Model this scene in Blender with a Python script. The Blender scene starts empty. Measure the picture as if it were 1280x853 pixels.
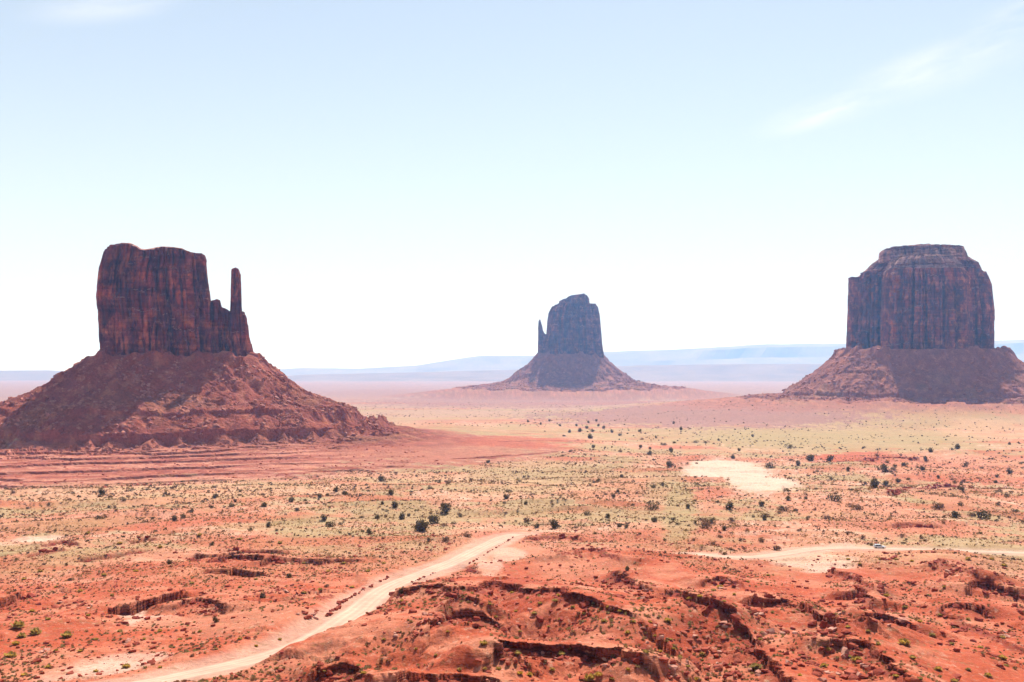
import bpy, math, random
import numpy as np
from math import radians, sin, cos, tan, pi
random.seed(7); rs = np.random.RandomState(11)
f4 = np.float32
SC = bpy.context.scene
COL = SC.collection
# ------------------------------------------------------------------ camera
F = 1230.0                      # focal length in photo pixels (photo is 1280 wide)
HOR = 466.0                     # horizon row
PITCH = math.atan((HOR - 426.5) / F)
cam = bpy.data.cameras.new("camera"); camo = bpy.data.objects.new("camera", cam); COL.objects.link(camo)
cam.sensor_width = 36; cam.lens = 36 * F / 1280; cam.clip_start = 0.5; cam.clip_end = 120000
camo.location = (0, 0, 0); camo.rotation_euler = (pi / 2 + PITCH, 0, 0)
SC.camera = camo
# ------------------------------------------------------------------ sky, sun, exposure
SUN_EL, SUN_AZ = radians(49), radians(12)      # azimuth measured from +Y towards +X
w = bpy.data.worlds.new("World"); SC.world = w; w.use_nodes = True
nt = w.node_tree; nt.nodes.clear()
out = nt.nodes.new("ShaderNodeOutputWorld"); bg = nt.nodes.new("ShaderNodeBackground")
sky = nt.nodes.new("ShaderNodeTexSky"); sky.sky_type = 'NISHITA'; sky.sun_disc = False
sky.sun_elevation = SUN_EL; sky.sun_rotation = SUN_AZ; sky.altitude = 1600
sky.air_density = 1.0; sky.dust_density = 0.8; sky.ozone_density = 0.15
bg.inputs[1].default_value = 0.074
tc = nt.nodes.new("ShaderNodeTexCoord")
def WN(t, **k):
    n = nt.nodes.new(t)
    for a, b in k.items(): setattr(n, a, b)
    return n
# thin cirrus: noise stretched along the streak direction, thicker round two places in the sky
def skydir(u, v):
    x, z = (u - 640) / F, (426.5 - v) / F
    d = np.array([x, cos(PITCH) - z * sin(PITCH), sin(PITCH) + z * cos(PITCH)]); return d / np.linalg.norm(d)
mp = WN("ShaderNodeMapping"); mp.vector_type = 'TEXTURE'
nt.links.new(tc.outputs["Generated"], mp.inputs[0])
mp.inputs["Rotation"].default_value = (0, radians(-14), 0); mp.inputs["Scale"].default_value = (1.0, 1.0, 0.17)
ns = WN("ShaderNodeTexNoise"); ns.inputs["Scale"].default_value = 7; ns.inputs["Detail"].default_value = 7; ns.inputs["Roughness"].default_value = 0.62
ns.inputs["Distortion"].default_value = 0.3
nt.links.new(mp.outputs[0], ns.inputs["Vector"])
r1 = WN("ShaderNodeMapRange"); r1.inputs[1].default_value = 0.36; r1.inputs[2].default_value = 0.6
nt.links.new(ns.outputs["Fac"], r1.inputs[0])
acc = None
for (u, v, rad, elong, amp) in ((1040, 137, 0.09, 0.22, 0.5), (1185, 80, 0.12, 0.24, 0.42), (1290, 18, 0.07, 0.35, 0.5), (130, 8, 0.09, 0.2, 0.3)):
    d = skydir(u, v)
    sb = WN("ShaderNodeVectorMath", operation='SUBTRACT'); sb.inputs[1].default_value = tuple(d)
    nt.links.new(tc.outputs["Generated"], sb.inputs[0])
    m2 = WN("ShaderNodeMapping"); m2.vector_type = 'TEXTURE'
    m2.inputs["Rotation"].default_value = (0, radians(-13), 0); m2.inputs["Scale"].default_value = (rad, rad, rad * elong)
    nt.links.new(sb.outputs[0], m2.inputs[0])
    ln = WN("ShaderNodeVectorMath", operation='LENGTH'); nt.links.new(m2.outputs[0], ln.inputs[0])
    mr = WN("ShaderNodeMapRange", interpolation_type='SMOOTHSTEP'); mr.inputs[1].default_value = 1.0; mr.inputs[2].default_value = 0.1
    mr.inputs[3].default_value = 0; mr.inputs[4].default_value = amp
    nt.links.new(ln.outputs["Value"], mr.inputs[0])
    if acc is None: acc = mr.outputs[0]
    else:
        ad = WN("ShaderNodeMath", operation='MAXIMUM'); nt.links.new(acc, ad.inputs[0]); nt.links.new(mr.outputs[0], ad.inputs[1]); acc = ad.outputs[0]
mu = WN("ShaderNodeMath", operation='MULTIPLY'); nt.links.new(acc, mu.inputs[0]); nt.links.new(r1.outputs[0], mu.inputs[1])
mxs = WN("ShaderNodeMixRGB"); mxs.inputs[2].default_value = (9.5, 9.3, 9.4, 1)
nt.links.new(mu.outputs[0], mxs.inputs[0])
# thin high veil, optically thicker towards the horizon
sxyz = WN("ShaderNodeSeparateXYZ"); nt.links.new(tc.outputs["Generated"], sxyz.inputs[0])
zm = WN("ShaderNodeMath", operation='MAXIMUM'); zm.inputs[1].default_value = 0.03; nt.links.new(sxyz.outputs[2], zm.inputs[0])
dv = WN("ShaderNodeMath", operation='DIVIDE'); dv.inputs[0].default_value = -0.2; nt.links.new(zm.outputs[0], dv.inputs[1])
ex_ = WN("ShaderNodeMath", operation='EXPONENT'); nt.links.new(dv.outputs[0], ex_.inputs[0])
iv = WN("ShaderNodeMath", operation='SUBTRACT'); iv.inputs[0].default_value = 1.0; nt.links.new(ex_.outputs[0], iv.inputs[1])
vl = WN("ShaderNodeMixRGB"); vl.inputs[2].default_value = (7.3, 7.9, 7.8, 1); nt.links.new(iv.outputs[0], vl.inputs[0]); nt.links.new(sky.outputs[0], vl.inputs[1])
nt.links.new(vl.outputs[0], mxs.inputs[1]); nt.links.new(mxs.outputs[0], bg.inputs[0]); nt.links.new(bg.outputs[0], out.inputs[0])
sl = bpy.data.lights.new("sun", 'SUN'); slo = bpy.data.objects.new("sun", sl); COL.objects.link(slo)
sl.energy = 5.0; sl.angle = radians(0.5); sl.color = (1.0, 0.95, 0.87)
SUNV = np.array([sin(SUN_AZ) * cos(SUN_EL), cos(SUN_AZ) * cos(SUN_EL), sin(SUN_EL)])
from mathutils import Vector
slo.rotation_euler = Vector(SUNV).to_track_quat('Z', 'Y').to_euler(); slo.location = (0, 0, 500)
SC.view_settings.view_transform = 'Standard'; SC.view_settings.look = 'None'; SC.view_settings.gamma = 1
SC.view_settings.exposure = 0.78
SC.cycles.use_denoising = True
SC.cycles.volume_bounces = 1; SC.cycles.max_bounces = 6; SC.cycles.diffuse_bounces = 2

# ------------------------------------------------------------------ noise
_P = rs.permutation(256).astype(np.int32); _P = np.concatenate([_P, _P])
_G = np.stack([np.cos(np.arange(256) * 2 * pi / 256 * 7.3), np.sin(np.arange(256) * 2 * pi / 256 * 7.3)], 1).astype(f4)
def pn(x, y, seed=0):
    x = np.asarray(x, f4) + f4(seed * 17.13); y = np.asarray(y, f4) + f4(seed * 9.71)
    xi = np.floor(x); yi = np.floor(y); fx = x - xi; fy = y - yi
    xi = xi.astype(np.int32) & 255; yi = yi.astype(np.int32) & 255
    ux = fx * fx * fx * (fx * (fx * 6 - 15) + 10); uy = fy * fy * fy * (fy * (fy * 6 - 15) + 10)
    def g(ix, iy, dx, dy):
        h = _P[_P[ix & 255] + (iy & 255)]; gg = _G[h]; return gg[..., 0] * dx + gg[..., 1] * dy
    a = g(xi, yi, fx, fy); b = g(xi + 1, yi, fx - 1, fy); c = g(xi, yi + 1, fx, fy - 1); d = g(xi + 1, yi + 1, fx - 1, fy - 1)
    return ((a + (b - a) * ux) * (1 - uy) + (c + (d - c) * ux) * uy) * f4(1.5)
def fbm(x, y, o=4, seed=0, gain=0.5):
    s = 0; a = 1.0; n = 0; k = 1.0
    for i in range(o):
        s = s + a * pn(x * k, y * k, seed + i * 3.7); n += a; a *= gain; k *= 2.03
    return s / n
def rnd(i, seed=0):
    v = np.sin((np.asarray(i, np.float64) + seed * 37.7) * 12.9898 + 4.1414) * 43758.5453
    return (v - np.floor(v)).astype(f4)
def blk(x, y, size, seed=0):
    """piecewise constant value of irregular blocks, -1..1"""
    a = 0.6 + seed; u = x * math.cos(a) - y * math.sin(a); v = x * math.sin(a) + y * math.cos(a)
    u = u / size + .45 * pn(x / size / 1.3, y / size / 1.3, seed); v = v / size + .45 * pn(x / size / 1.3, y / size / 1.3, seed + 5)
    i = np.floor(v); u = u + .5 * (i % 2) + .3 * rnd(i, seed)
    return rnd(np.floor(u) * 7.31 + i * 3.77, seed) * 2 - 1
def sm(a, b, x):
    t = np.clip((x - a) / (b - a), 0, 1); return t * t * (3 - 2 * t)
def lerp(a, b, t): return a + (b - a) * t

# ------------------------------------------------------------------ terrain: smooth base
ZR = np.array([0, 6, 9, 60, 120, 160, 200, 260, 330, 410, 500, 650, 850, 1100, 1500, 2000, 4000, 12000, 60000], float)
ZZ = np.array([-1.7, -1.8, -12, -36, -45, -51, -56, -62, -67, -72, -76.5, -83.5, -91.5, -95, -96.5, -98, -100, -104, -110], float)
def zbase(r): return np.interp(r, ZR, ZZ)
def ray(u, v):
    x = (np.asarray(u, float) - 640) / F; z = (426.5 - np.asarray(v, float)) / F
    return x, cos(PITCH) - z * sin(PITCH), sin(PITCH) + z * cos(PITCH)
# buttes: u0, distance, half extents, talus profile, separate talus mesh radius
BT = dict(
    west=dict(u0=220, D=1380, a=106, b=48, R=196, rr=30,
              prof=[(-60, 26), (0, 20), (12, 9), (30, -2), (62, -23), (90, -37), (119, -44), (122, -49), (158, -66), (160, -80), (172, -81.5), (185, -82), (430, -95), (560, -97)]),
    east=dict(u0=712, D=2460, a=78, b=60, R=215, rr=50,
              prof=[(-60, 55), (0, 45), (20, 27), (40, 11), (72, -13), (88, -22), (130, -31), (200, -37), (400, -61), (800, -97)]),
    merrick=dict(u0=1151, D=1800, a=130, b=105, R=175, rr=90,
              prof=[(-60, 42), (0, 37), (12, 25), (34, 6), (62, -14), (90, -32), (93, -38), (143, -41), (300, -54), (600, -76), (900, -90)]))
for nm_, k_ in (('east', 1.75), ('merrick', 1.5)):
    B = BT[nm_]; B['prof'] = [(a * k_, b * k_) for a, b in B['prof']]; B['k'] = k_
    for q in ('D', 'a', 'b', 'R', 'rr'): B[q] *= k_
BT['west']['k'] = 1.0
for B in BT.values(): B['Rm'] = B['R']
BT['west']['Rm'] = 455
for k, B in BT.items():
    dx, dy, dz = ray(B['u0'], HOR); n = math.hypot(dx, dy)
    B['er'] = np.array([dx / n, dy / n]); B['el'] = np.array([dy / n, -dx / n]); B['c'] = B['er'] * B['D']
def blocal(B, x, y):
    X = (x - B['c'][0]) * B['el'][0] + (y - B['c'][1]) * B['el'][1]; Y = (x - B['c'][0]) * B['er'][0] + (y - B['c'][1]) * B['er'][1]
    return X, Y
def bpix(B, u, v):
    dx, dy, dz = ray(u, v); t = B['D'] / (dx * B['er'][0] + dy * B['er'][1])
    return t * (dx * B['el'][0] + dy * B['el'][1]), t * dz
def brho(B, X, Y):
    rr = B['rr']
    qx = np.abs(X) - B['a'] + rr; qy = np.abs(Y) - B['b'] + rr
    return np.hypot(np.maximum(qx, 0), np.maximum(qy, 0)) + np.minimum(np.maximum(qx, qy), 0) - rr
def talus(name, x, y):
    """height of the rubble apron of a butte, and rho"""
    B = BT[name]; X, Y = blocal(B, x, y); rho = brho(B, X, Y); K = B['k']
    th = np.arctan2(Y * B['a'] / B['b'], X)
    cx, sy = np.cos(th), np.sin(th)
    sc = 1.0 if name != 'east' else 1.4
    wv = (11 * fbm(X / 85, Y / 85, 3, 5) + 7 * fbm(X / 22, Y / 22, 3, 9)) * sm(0, 60, rho) * (1 - .6 * sm(125, 150, rho) if name == 'west' else 1)
    r2 = rho + wv
    P = np.array(B['prof'], float)
    z = np.interp(r2, P[:, 0], P[:, 1])
    if name == 'west':
        Q2 = np.array([(-60, 26), (0, 20), (12, 9), (30, -3), (62, -26), (90, -38), (121, -46), (127, -49), (135, -62), (139, -66), (166, -67), (172, -73), (200, -78), (231, -84), (300, -89), (560, -95)], float)
        z = lerp(z, np.interp(r2, Q2[:, 0], Q2[:, 1]), sm(.55, .9, X / (np.hypot(X, Y) + 1)))
    amp = (.25 + .75 * sm(-5, 40, rho)) * (1 - sm(B['R'] - 40, B['R'] + 90, rho))
    z = z + 6.5 * K * sm(.0, .35, fbm(X / 30 / K, Y / 30 / K, 3, 17)) * (1 - sm(4, 45, rho))
    # gullies that run downslope, blocky rubble
    z = z + amp * (6.5 * sc * fbm(cx * 5 + X / 190, sy * 5 + Y / 190, 3, 21) + 4.2 * sc * fbm(X / 26, Y / 26, 5, 31, 0.66) + (2.2 * sc * blk(X, Y, 13, 5) + 1.5 * sc * blk(X, Y, 5.5, 6)) * sm(-.1, .25, fbm(X / 40, Y / 40, 3, 18)))
    if name == 'west':
        # debris cones at the foot of the lower cliff band
        s = X + 25 * fbm(X / 60, Y / 60, 2, 3)
        t = s / 34 + 0.4 * pn(s / 70, Y / 300, 8); tri = 1 - np.abs((t - np.floor(t)) * 2 - 1)
        cone = 11 * tri * np.clip(1 - (r2 - 160) / (4 + 16 * tri), 0, 1) * (r2 > 160.5)
        z = z + cone * 0.9
        # stepped shale terraces below
        st = 2.2; q = (z + 1.2 * fbm(X / 120, Y / 120, 3, 44)) / st; fl = np.floor(q); fr = q - fl
        zt = (fl + sm(0.965, 0.998, fr)) * st - 1.2 * fbm(X / 120, Y / 120, 3, 44)
        mk = sm(172, 182, r2) * (1 - sm(415, 440, r2)) * (1 - sm(60, 190, X)) * sm(-.3, -.1, fbm(X / 90, Y / 40, 2, 66))
        z = lerp(z, zt, mk) + mk * (.6 * fbm(X / 14, Y / 40, 4, 67) + .25 * blk(X, Y, 9, 8))
    if name == 'merrick' or name == 'east':
        st = 4.2 if name == 'merrick' else 5.0; off = 2.5 * fbm(X / 130, Y / 130, 3, 45)
        q = (z + off) / st; fl = np.floor(q); fr = q - fl
        zt = (fl + sm(0.6, 0.92, fr)) * st - off
        mk = sm(100, 130, r2) * (1 - sm(380, 600, r2)) * sm(-0.15, 0.25, fbm(X / 150, Y / 60, 2, 77))
        z = lerp(z, zt, mk)
        # mid-slope ledge
        zl = 2 if name == 'merrick' else -8
        z = z + 5 * (sm(-0.6, 0.6, z - zl) - 0.5) * np.clip(1 - np.abs(z - zl) / 14, 0, 1) * sm(-0.2, 0.2, fbm(X / 70, Y / 70, 2, 12))
    return z, rho, r2
MOUNDS = []
for u_, v_, r_, h_ in ((1165, 838, 17, 4.5), (905, 765, 20, 3.5), (1000, 800, 13, 2.0), (575, 848, 12, 2), (700, 800, 14, 2.5), (1190, 705, 22, 4), (830, 718, 24, 3.5), (330, 778, 18, 2.5), (690, 712, 20, 2), (60, 790, 16, 2.0), (1255, 780, 16, 3)):
    dx_, dy_, dz_ = ray(u_, v_); n_ = math.hypot(dx_, dy_); q_ = np.interp(dz_ / n_, ZZ[4:14] / ZR[4:14], ZR[4:14]); MOUNDS.append((dx_ / n_ * q_, dy_ / n_ * q_, r_, h_))
def Hs(x, y):
    """smooth ground without ledges, roads follow it"""
    r = np.hypot(x, y)
    z = zbase(r)
    z = z + 5.0 * fbm(x / 260, y / 260, 3, 2) * sm(330, 700, r) * (1 - sm(2500, 5000, r))
    # low swell in the middle of the valley
    z = z + 5 * np.exp(-(((x - 60) / 150) ** 2 + ((y - 760) / 140) ** 2))
    for mx_, my_, mr_, mh_ in MOUNDS: z = z + mh_ * np.exp(-((x - mx_) ** 2 + (y - my_) ** 2) / mr_ ** 2)
    z = z + 6 * np.exp(-(((x - 210) / 110) ** 2 + ((y - 640) / 80) ** 2))
    return z
def hit(u, v, fn=None, dz=0.0):
    fn = fn or Hs
    u = np.atleast_1d(np.asarray(u, float)); v = np.atleast_1d(np.asarray(v, float))
    dx, dy, dzz = ray(u, v); n = np.hypot(dx, dy); dx, dy, dzz = dx / n, dy / n, dzz / n
    t = np.full(u.shape, 150.0); done = np.zeros(u.shape, bool); lo = t.copy()
    for i in range(2600):
        step = np.maximum(0.25, t * 0.0035)
        tn = t + step
        below = (tn * dzz) <= fn(tn * dx, tn * dy) + dz
        new = below & ~done
        lo = np.where(new, t, lo); done |= below
        t = np.where(done, t, tn)
        if done.all() or t.max() > 20000: break
    hi = lo + np.maximum(0.25, lo * 0.0035)
    for i in range(12):
        m = (lo + hi) / 2; b = (m * dzz) <= fn(m * dx, m * dy) + dz
        hi = np.where(b, m, hi); lo = np.where(b, lo, m)
    return hi * dx, hi * dy
def smooth_poly(P, n=1, wiggle=0):
    P = np.array(P, float)
    for k in range(n):
        Q = [P[0]]
        for i in range(len(P) - 1): Q += [P[i] * .75 + P[i + 1] * .25, P[i] * .25 + P[i + 1] * .75]
        Q.append(P[-1]); P = np.array(Q)
    return P
def polydist(x, y, P):
    """signed distance to an open polyline (positive on its left side), overshoot past the ends, arclength"""
    best = np.full(x.shape, 1e9); sg = np.zeros(x.shape); over = np.zeros(x.shape); al = np.zeros(x.shape); L = 0
    n = len(P)
    for i in range(n - 1):
        ax, ay = P[i]; bx, by = P[i + 1]; ex, ey = bx - ax, by - ay; l2 = ex * ex + ey * ey + 1e-9; l = math.sqrt(l2)
        t = ((x - ax) * ex + (y - ay) * ey) / l2; tc_ = np.clip(t, 0, 1)
        d = np.hypot(x - ax - tc_ * ex, y - ay - tc_ * ey)
        s = ex * (y - ay) - ey * (x - ax)
        m = d < best
        best = np.where(m, d, best); sg = np.where(m, np.sign(s), sg); al = np.where(m, L + tc_ * l, al)
        ov = np.zeros(x.shape)
        if i == 0: ov = np.maximum(ov, -t * l)
        if i == n - 2: ov = np.maximum(ov, (t - 1) * l)
        over = np.where(m, ov, over); L += l
    return best * sg, over, al
# ------------------------------------------------------------------ roads (centre line traced, widths in metres)
def trace(pts): x, y = hit([p[0] for p in pts], [p[1] for p in pts]); return np.stack([x, y], 1)
R1 = smooth_poly(trace([(90, 868), (170, 858), (240, 843), (310, 828), (360, 815), (400, 797), (440, 771), (465, 748), (492, 731), (530, 717), (570, 702), (600, 686), (620, 676.5), (636, 670), (650, 668)]), 2)
W1 = 9.0
R2 = smooth_poly(trace([(868, 693), (900, 696), (945, 697.5), (985, 692), (1010, 687), (1050, 684.5), (1100, 686.5), (1180, 688.5), (1290, 692), (1400, 697)]), 2)
W2 = 8.5
def roadw(x, y):
    r = np.hypot(x, y); o = np.zeros(x.shape); m = (r > 120) & (r < 560)
    if m.any():
        xx, yy = x[m], y[m]
        d1 = np.abs(polydist(xx, yy, R1)[0]); d2 = np.abs(polydist(xx, yy, R2)[0])
        o[m] = np.maximum(1 - sm(W1 / 2 + 0.8, W1 / 2 + 9, d1), 1 - sm(W2 / 2 + 0.8, W2 / 2 + 8, d2))
    return o
# ------------------------------------------------------------------ ledges: top edge traced, rise, cliff part, front length, back length
LEDGES = [
    ([(545, 772), (600, 722), (650, 731), (700, 737), (750, 752), (785, 765)], 8.0, 2.0, 22, 60),
    ([(622, 806), (640, 800), (665, 803), (700, 804), (735, 803), (770, 812), (802, 818)], 5.0, 3.0, 10, 22),
    ([(400, 834), (432, 830), (450, 843), (470, 860)], 2.4, 1.8, 9, 12),
    ([(495, 858), (530, 846), (570, 842), (600, 846), (630, 860)], 2.6, 1.8, 9, 14),
    ([(835, 758), (860, 776), (905, 782), (938, 796), (960, 820), (990, 862)], 4.6, 2.5, 12, 36),
    ([(940, 748), (965, 746), (990, 752), (1012, 768), (1045, 785), (1078, 786)], 4.2, 2.6, 11, 26),
    ([(1045, 822), (1075, 812), (1105, 826), (1130, 860)], 3.4, 2.2, 8, 20),
    ([(1208, 732), (1232, 727), (1258, 734), (1285, 736)], 3.4, 3.4, 10, 30),
    ([(1184, 757), (1200, 753), (1224, 760)], 2.2, 2.2, 6, 18),
    ([(1172, 698), (1186, 706), (1200, 719), (1222, 726)], 3.4, 1.6, 10, 20),
    ([(1040, 710), (1062, 716), (1076, 722), (1090, 740)], 2.2, 1.6, 8, 18),
    ([(1084, 772), (1108, 767), (1134, 778)], 3.2, 2.6, 6, 16),
    ([(1060, 738), (1078, 734), (1090, 748)], 2.6, 2.2, 6, 14),
    ([(882, 724), (905, 720), (928, 730)], 2.0, 1.8, 7, 20),
    ([(765, 712), (786, 720), (800, 730), (806, 742)], 2.6, 2.0, 8, 18),
    ([(505, 770), (540, 768), (575, 778), (592, 790)], 2.6, 1.6, 9, 16),
    ([(565, 800), (600, 797), (622, 800)], 2.0, 1.4, 7, 14),
    ([(148, 757), (185, 748), (224, 737)], 1.6, 5.6, 9, 26),
    ([(244, 691), (262, 695), (296, 689)], 1.6, 3.2, 8, 18),
    ([(262, 702), (290, 695), (325, 699)], 1.6, 3.8, 8, 12),
    ([(266, 712), (295, 711), (324, 714)], 1.4, 5.6, 10, 14),
    ([(328, 700), (350, 696), (390, 700), (446, 699)], 1.8, 2.4, 8, 26),
    ([(288, 688), (320, 686), (356, 688)], 1.4, 2.0, 7, 16),
    ([(-20, 752), (5, 746), (27, 738)], 1.8, 3.0, 7, 20),
    ([(102, 697), (140, 691), (176, 687)], 1.0, 1.5, 6, 18),
    ([(58, 679), (82, 675), (96, 678)], 1.6, 1.8, 6, 14),
    ([(36, 694), (52, 688), (78, 686)], 1.4, 1.4, 6, 14),
    ([(160, 676), (178, 671), (196, 672)], 1.0, 1.2, 6, 14),
    ([(225, 752), (250, 744), (280, 752)], 2.6, 1.6, 9, 14),
    ([(395, 752), (408, 747), (430, 749)], 1.0, 0.9, 6, 12),
    ([(1108, 614), (1126, 611), (1150, 609), (1184, 605)], 1.8, 3.8, 10, 30),
    ([(1115, 655), (1140, 653), (1168, 656)], 1.6, 2.8, 9, 26),
    ([(1190, 607), (1215, 610), (1262, 612)], 1.0, 1.4, 9, 26),
    ([(1076, 574), (1100, 571), (1130, 570), (1150, 574)], 3.0, 3.0, 20, 60),
    ([(572, 573), (620, 570), (694, 566)], 1.0, 2.6, 12, 60),
    ([(622, 556), (670, 553), (722, 551)], 1.0, 2.6, 12, 60),
    ([(400, 585), (440, 586), (470, 585)], 0.8, 1.4, 12, 60),
    ([(120, 610), (170, 603), (215, 604)], 0.6, 1.0, 12, 60),
    ([(660, 671), (700, 668), (725, 672)], 1.4, 1.0, 6, 16),
    ([(1185, 765), (1230, 790), (1290, 812)], 1.2, 0.9, 6, 14),
    ([(700, 692), (740, 684), (775, 695)], 2.6, 1.0, 9, 18),
    ([(560, 700), (590, 706), (600, 714)], 0.8, 0.6, 6, 16),
]
LP = []
for pts, rise, cliff, lf, lb in LEDGES:
    x, y = hit([p[0] for p in pts], [p[1] for p in pts], None, rise + 0.0)
    P = smooth_poly(np.stack([x, y], 1), 1)
    P = P[::-1] if False else P
    LP.append((P, rise, cliff, lf, lb, P.min(0) - lb - 25, P.max(0) + lb + 25))
def ledge_off(x, y, r):
    o = np.zeros(x.shape); slab = np.zeros(x.shape); face = np.zeros(x.shape); lip = np.zeros(x.shape)
    for k, (P, rise, cliff, lf, lb, mn, mx) in enumerate(LP):
        m = (x > mn[0]) & (x < mx[0]) & (y > mn[1]) & (y < mx[1])
        if not m.any(): continue
        xx, yy = x[m], y[m]
        far = max(1.0, math.hypot(*P.mean(0)) / 330)
        jx = 1.8 * fbm(xx / 7.0 / far, yy / 7.0 / far, 2, 60 + k, 0.5) * far; jy = 2.4 * fbm(xx / 6.5 / far, yy / 6.5 / far, 2, 160 + k, 0.5) * far
        s, over, al = polydist(xx + jx, yy + jy, P)
        s = s + far * (1.0 * blk(xx, yy, 3.8 * far, k) + .3 * blk(xx, yy, 1.6 * far, k + 9))
        tp = 1 - sm(0, max(5, lb * .35), over)
        al2 = 0.75 + 0.5 * fbm(al / 9 / far, al * 0, 2, 300 + k)
        fr = (rise - cliff * al2).clip(0)
        back = rise * (1 - sm(0, lb, s))
        front = fr * (1 - sm(0, lf, -s)) - np.where(rise < cliff, 0, 0)
        # pocket in front when the cliff is higher than the rise: dig a hollow
        dig = -np.maximum(cliff * al2 - rise, 0) * (1 - sm(0, lf, -s))
        wdt = 0.22 * far
        sp = .55 + .25 * blk(xx, yy, 6 * far, k + 3); g = .9 * far * (.3 + .9 * fbm(xx / 6 / far, yy / 6 / far, 2, k + 4)).clip(0)
        h = lerp(front + dig, back, (1 - sp) * sm(-wdt, wdt, s + g) + sp * sm(-wdt, wdt, s))
        o[m] += h * tp
        face[m] = np.maximum(face[m], tp * sm(-3.2 * far, -1.6 * far, s) * (1 - sm(.15, .5, s)))  # mask of the ledge fronts whose colour carries painted shade
        lp = tp * min(cliff, 3.5) * .62 * (np.exp(-((s - .5 * far) / (.9 * far)) ** 2) - .8 * np.exp(-((s + .7 * far) / (.8 * far)) ** 2)) * (.4 + .8 * sm(-.2, .3, fbm(xx / 9 / far, yy / 9 / far, 2, 500 + k)))
        lip[m] = np.where(np.abs(lp) > np.abs(lip[m]), lp, lip[m])
        slab[m] = np.maximum(slab[m], tp * sm(-0.5, 1.0, s) * (1 - sm(lb * .3, lb * .9, s)))
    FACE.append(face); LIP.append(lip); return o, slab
FACE = []; LIP = []
SMOOTH = []
for (u, v, ru, rv) in [(720, 840, 60, 8), (1100, 725, 50, 6), (1230, 760, 30, 8), (760, 710, 30, 8), (995, 722, 40, 8), (620, 815, 50, 6), (895, 752, 60, 12), (930, 790, 40, 12), (1150, 815, 60, 28), (1000, 808, 30, 8), (700, 795, 60, 6), (560, 833, 60, 7), (470, 815, 60, 8), (640, 765, 60, 22), (680, 712, 70, 9), (790, 795, 20, 5), (1170, 700, 40, 9), (330, 775, 70, 14), (90, 790, 70, 10), (1050, 690, 60, 5),
                       (1240, 845, 40, 16), (830, 715, 30, 14), (530, 740, 36, 8), (640, 690, 40, 8), (420, 835, 40, 8), (1090, 785, 40, 4)]:
    x, y = hit([u], [v]); x2, y2 = hit([u], [v - rv]); x3, y3 = hit([u], [v + rv]); r_ = math.hypot(x[0], y[0])
    SMOOTH.append((x[0], y[0], ru * r_ / F, abs(math.hypot(x2[0], y2[0]) - math.hypot(x3[0], y3[0])) / 2, math.atan2(x[0], y[0])))
def smoothz(x, y):
    o = np.zeros(x.shape)
    for (px, py, a, b, rot) in SMOOTH:
        dx, dy = x - px, y - py; m = np.hypot(dx, dy) < 1.6 * max(a, b); dx, dy = dx[m], dy[m]
        o[m] = np.maximum(o[m], 1 - sm(.8, 1.3, np.hypot((dx * cos(rot) - dy * sin(rot)) / a, (dx * sin(rot) + dy * cos(rot)) / b) + .15 * pn(dx / 7, dy / 7, 3)))
    return o
def saw(t): return 1 - (t - np.floor(t))
def H(x, y, info=False):
    x = np.asarray(x, float); y = np.asarray(y, float)
    r = np.hypot(x, y)
    z = Hs(x, y)
    near = sm(110, 170, r) * (1 - sm(420, 620, r)); mid = sm(380, 600, r) * (1 - sm(1500, 2200, r))
    det = 1.9 * fbm(x / 50, y / 50, 3, 14, .42) * near + 2.6 * fbm(x / 60, y / 60, 4, 15, 0.5) * mid
    # tilted beds break off into small scarps that face the viewpoint
    wx = 14 * fbm(x / 40, y / 40, 3, 24); msk = sm(0.08, 0.26, fbm(x / 55, y / 55, 3, 25))
    t = (y + 0.35 * x + wx * 1.2 + 1.6 * fbm(x / 5, y / 5, 3, 26) + 1.3 * blk(x, y, 3.4, 1) + .6 * blk(x, y, 1.4, 2)) / 23.0
    det = det + 1.25 * saw(t) * near * msk
    t2 = (y - 0.25 * x + 9 * fbm(x / 20, y / 20, 3, 28) + .7 * blk(x, y, 1.8, 3) + .35 * blk(x, y, .8, 4)) / 7.3
    m2 = sm(0.08, 0.26, fbm(x / 38, y / 38, 2, 33))
    det = det + 0.45 * saw(t2) * near * m2
    t3 = (y + 25 * fbm(x / 90, y / 90, 3, 34) + 3 * fbm(x / 14, y / 14, 2, 36)) / 46.0
    m3 = sm(0.0, 0.25, fbm(x / 160, y / 110, 2, 35))
    det = det + 2.0 * saw(t3) * mid * m3
    det = det + (0.34 * fbm(x / 3.6, y / 3.6, 4, 37, 0.6)) * sm(110, 170, r) * (1 - sm(500, 800, r))
    det = det + (0.8 * fbm(x / 11, y / 11, 3, 38, 0.6)) * mid
    FACE.clear(); LIP.clear(); lo, slab = ledge_off(x, y, r)
    rw = roadw(x, y)
    # keep hand traced ledges clean of the random ones
    z = z + (det * (1 - np.maximum(0.75 * slab, .92 * smoothz(x, y))) + lo) * (1 - rw)
    # far plain: long low swells and washes
    fp = sm(1500, 2600, r)
    z = z + fp * (1.5 * fbm(x / 700, y / 240, 3, 51))
    rhos = {}
    for nm in BT:
        B = BT[nm]; d = np.hypot(x - B['c'][0], y - B['c'][1]); m = d < 1250
        rh = np.full(x.shape, 1e6)
        if m.any():
            tz, rho, r2 = talus(nm, x[m], y[m])
            zz = z[m]; k = 2.5
            hh = np.clip(0.5 + 0.5 * (tz - zz) / k, 0, 1)
            z[m] = zz * (1 - hh) + tz * hh + k * hh * (1 - hh) * 0.5
            if nm == 'west':
                wv = (1 - sm(400, 520, rho)) * (1 - sm(60, 200, (blocal(B, x[m], y[m])[0])))
                z[m] = lerp(z[m], tz, wv)
            rh[m] = rho
        rhos[nm] = rh
    if info: return z, rhos, slab, rw
    return z

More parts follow.
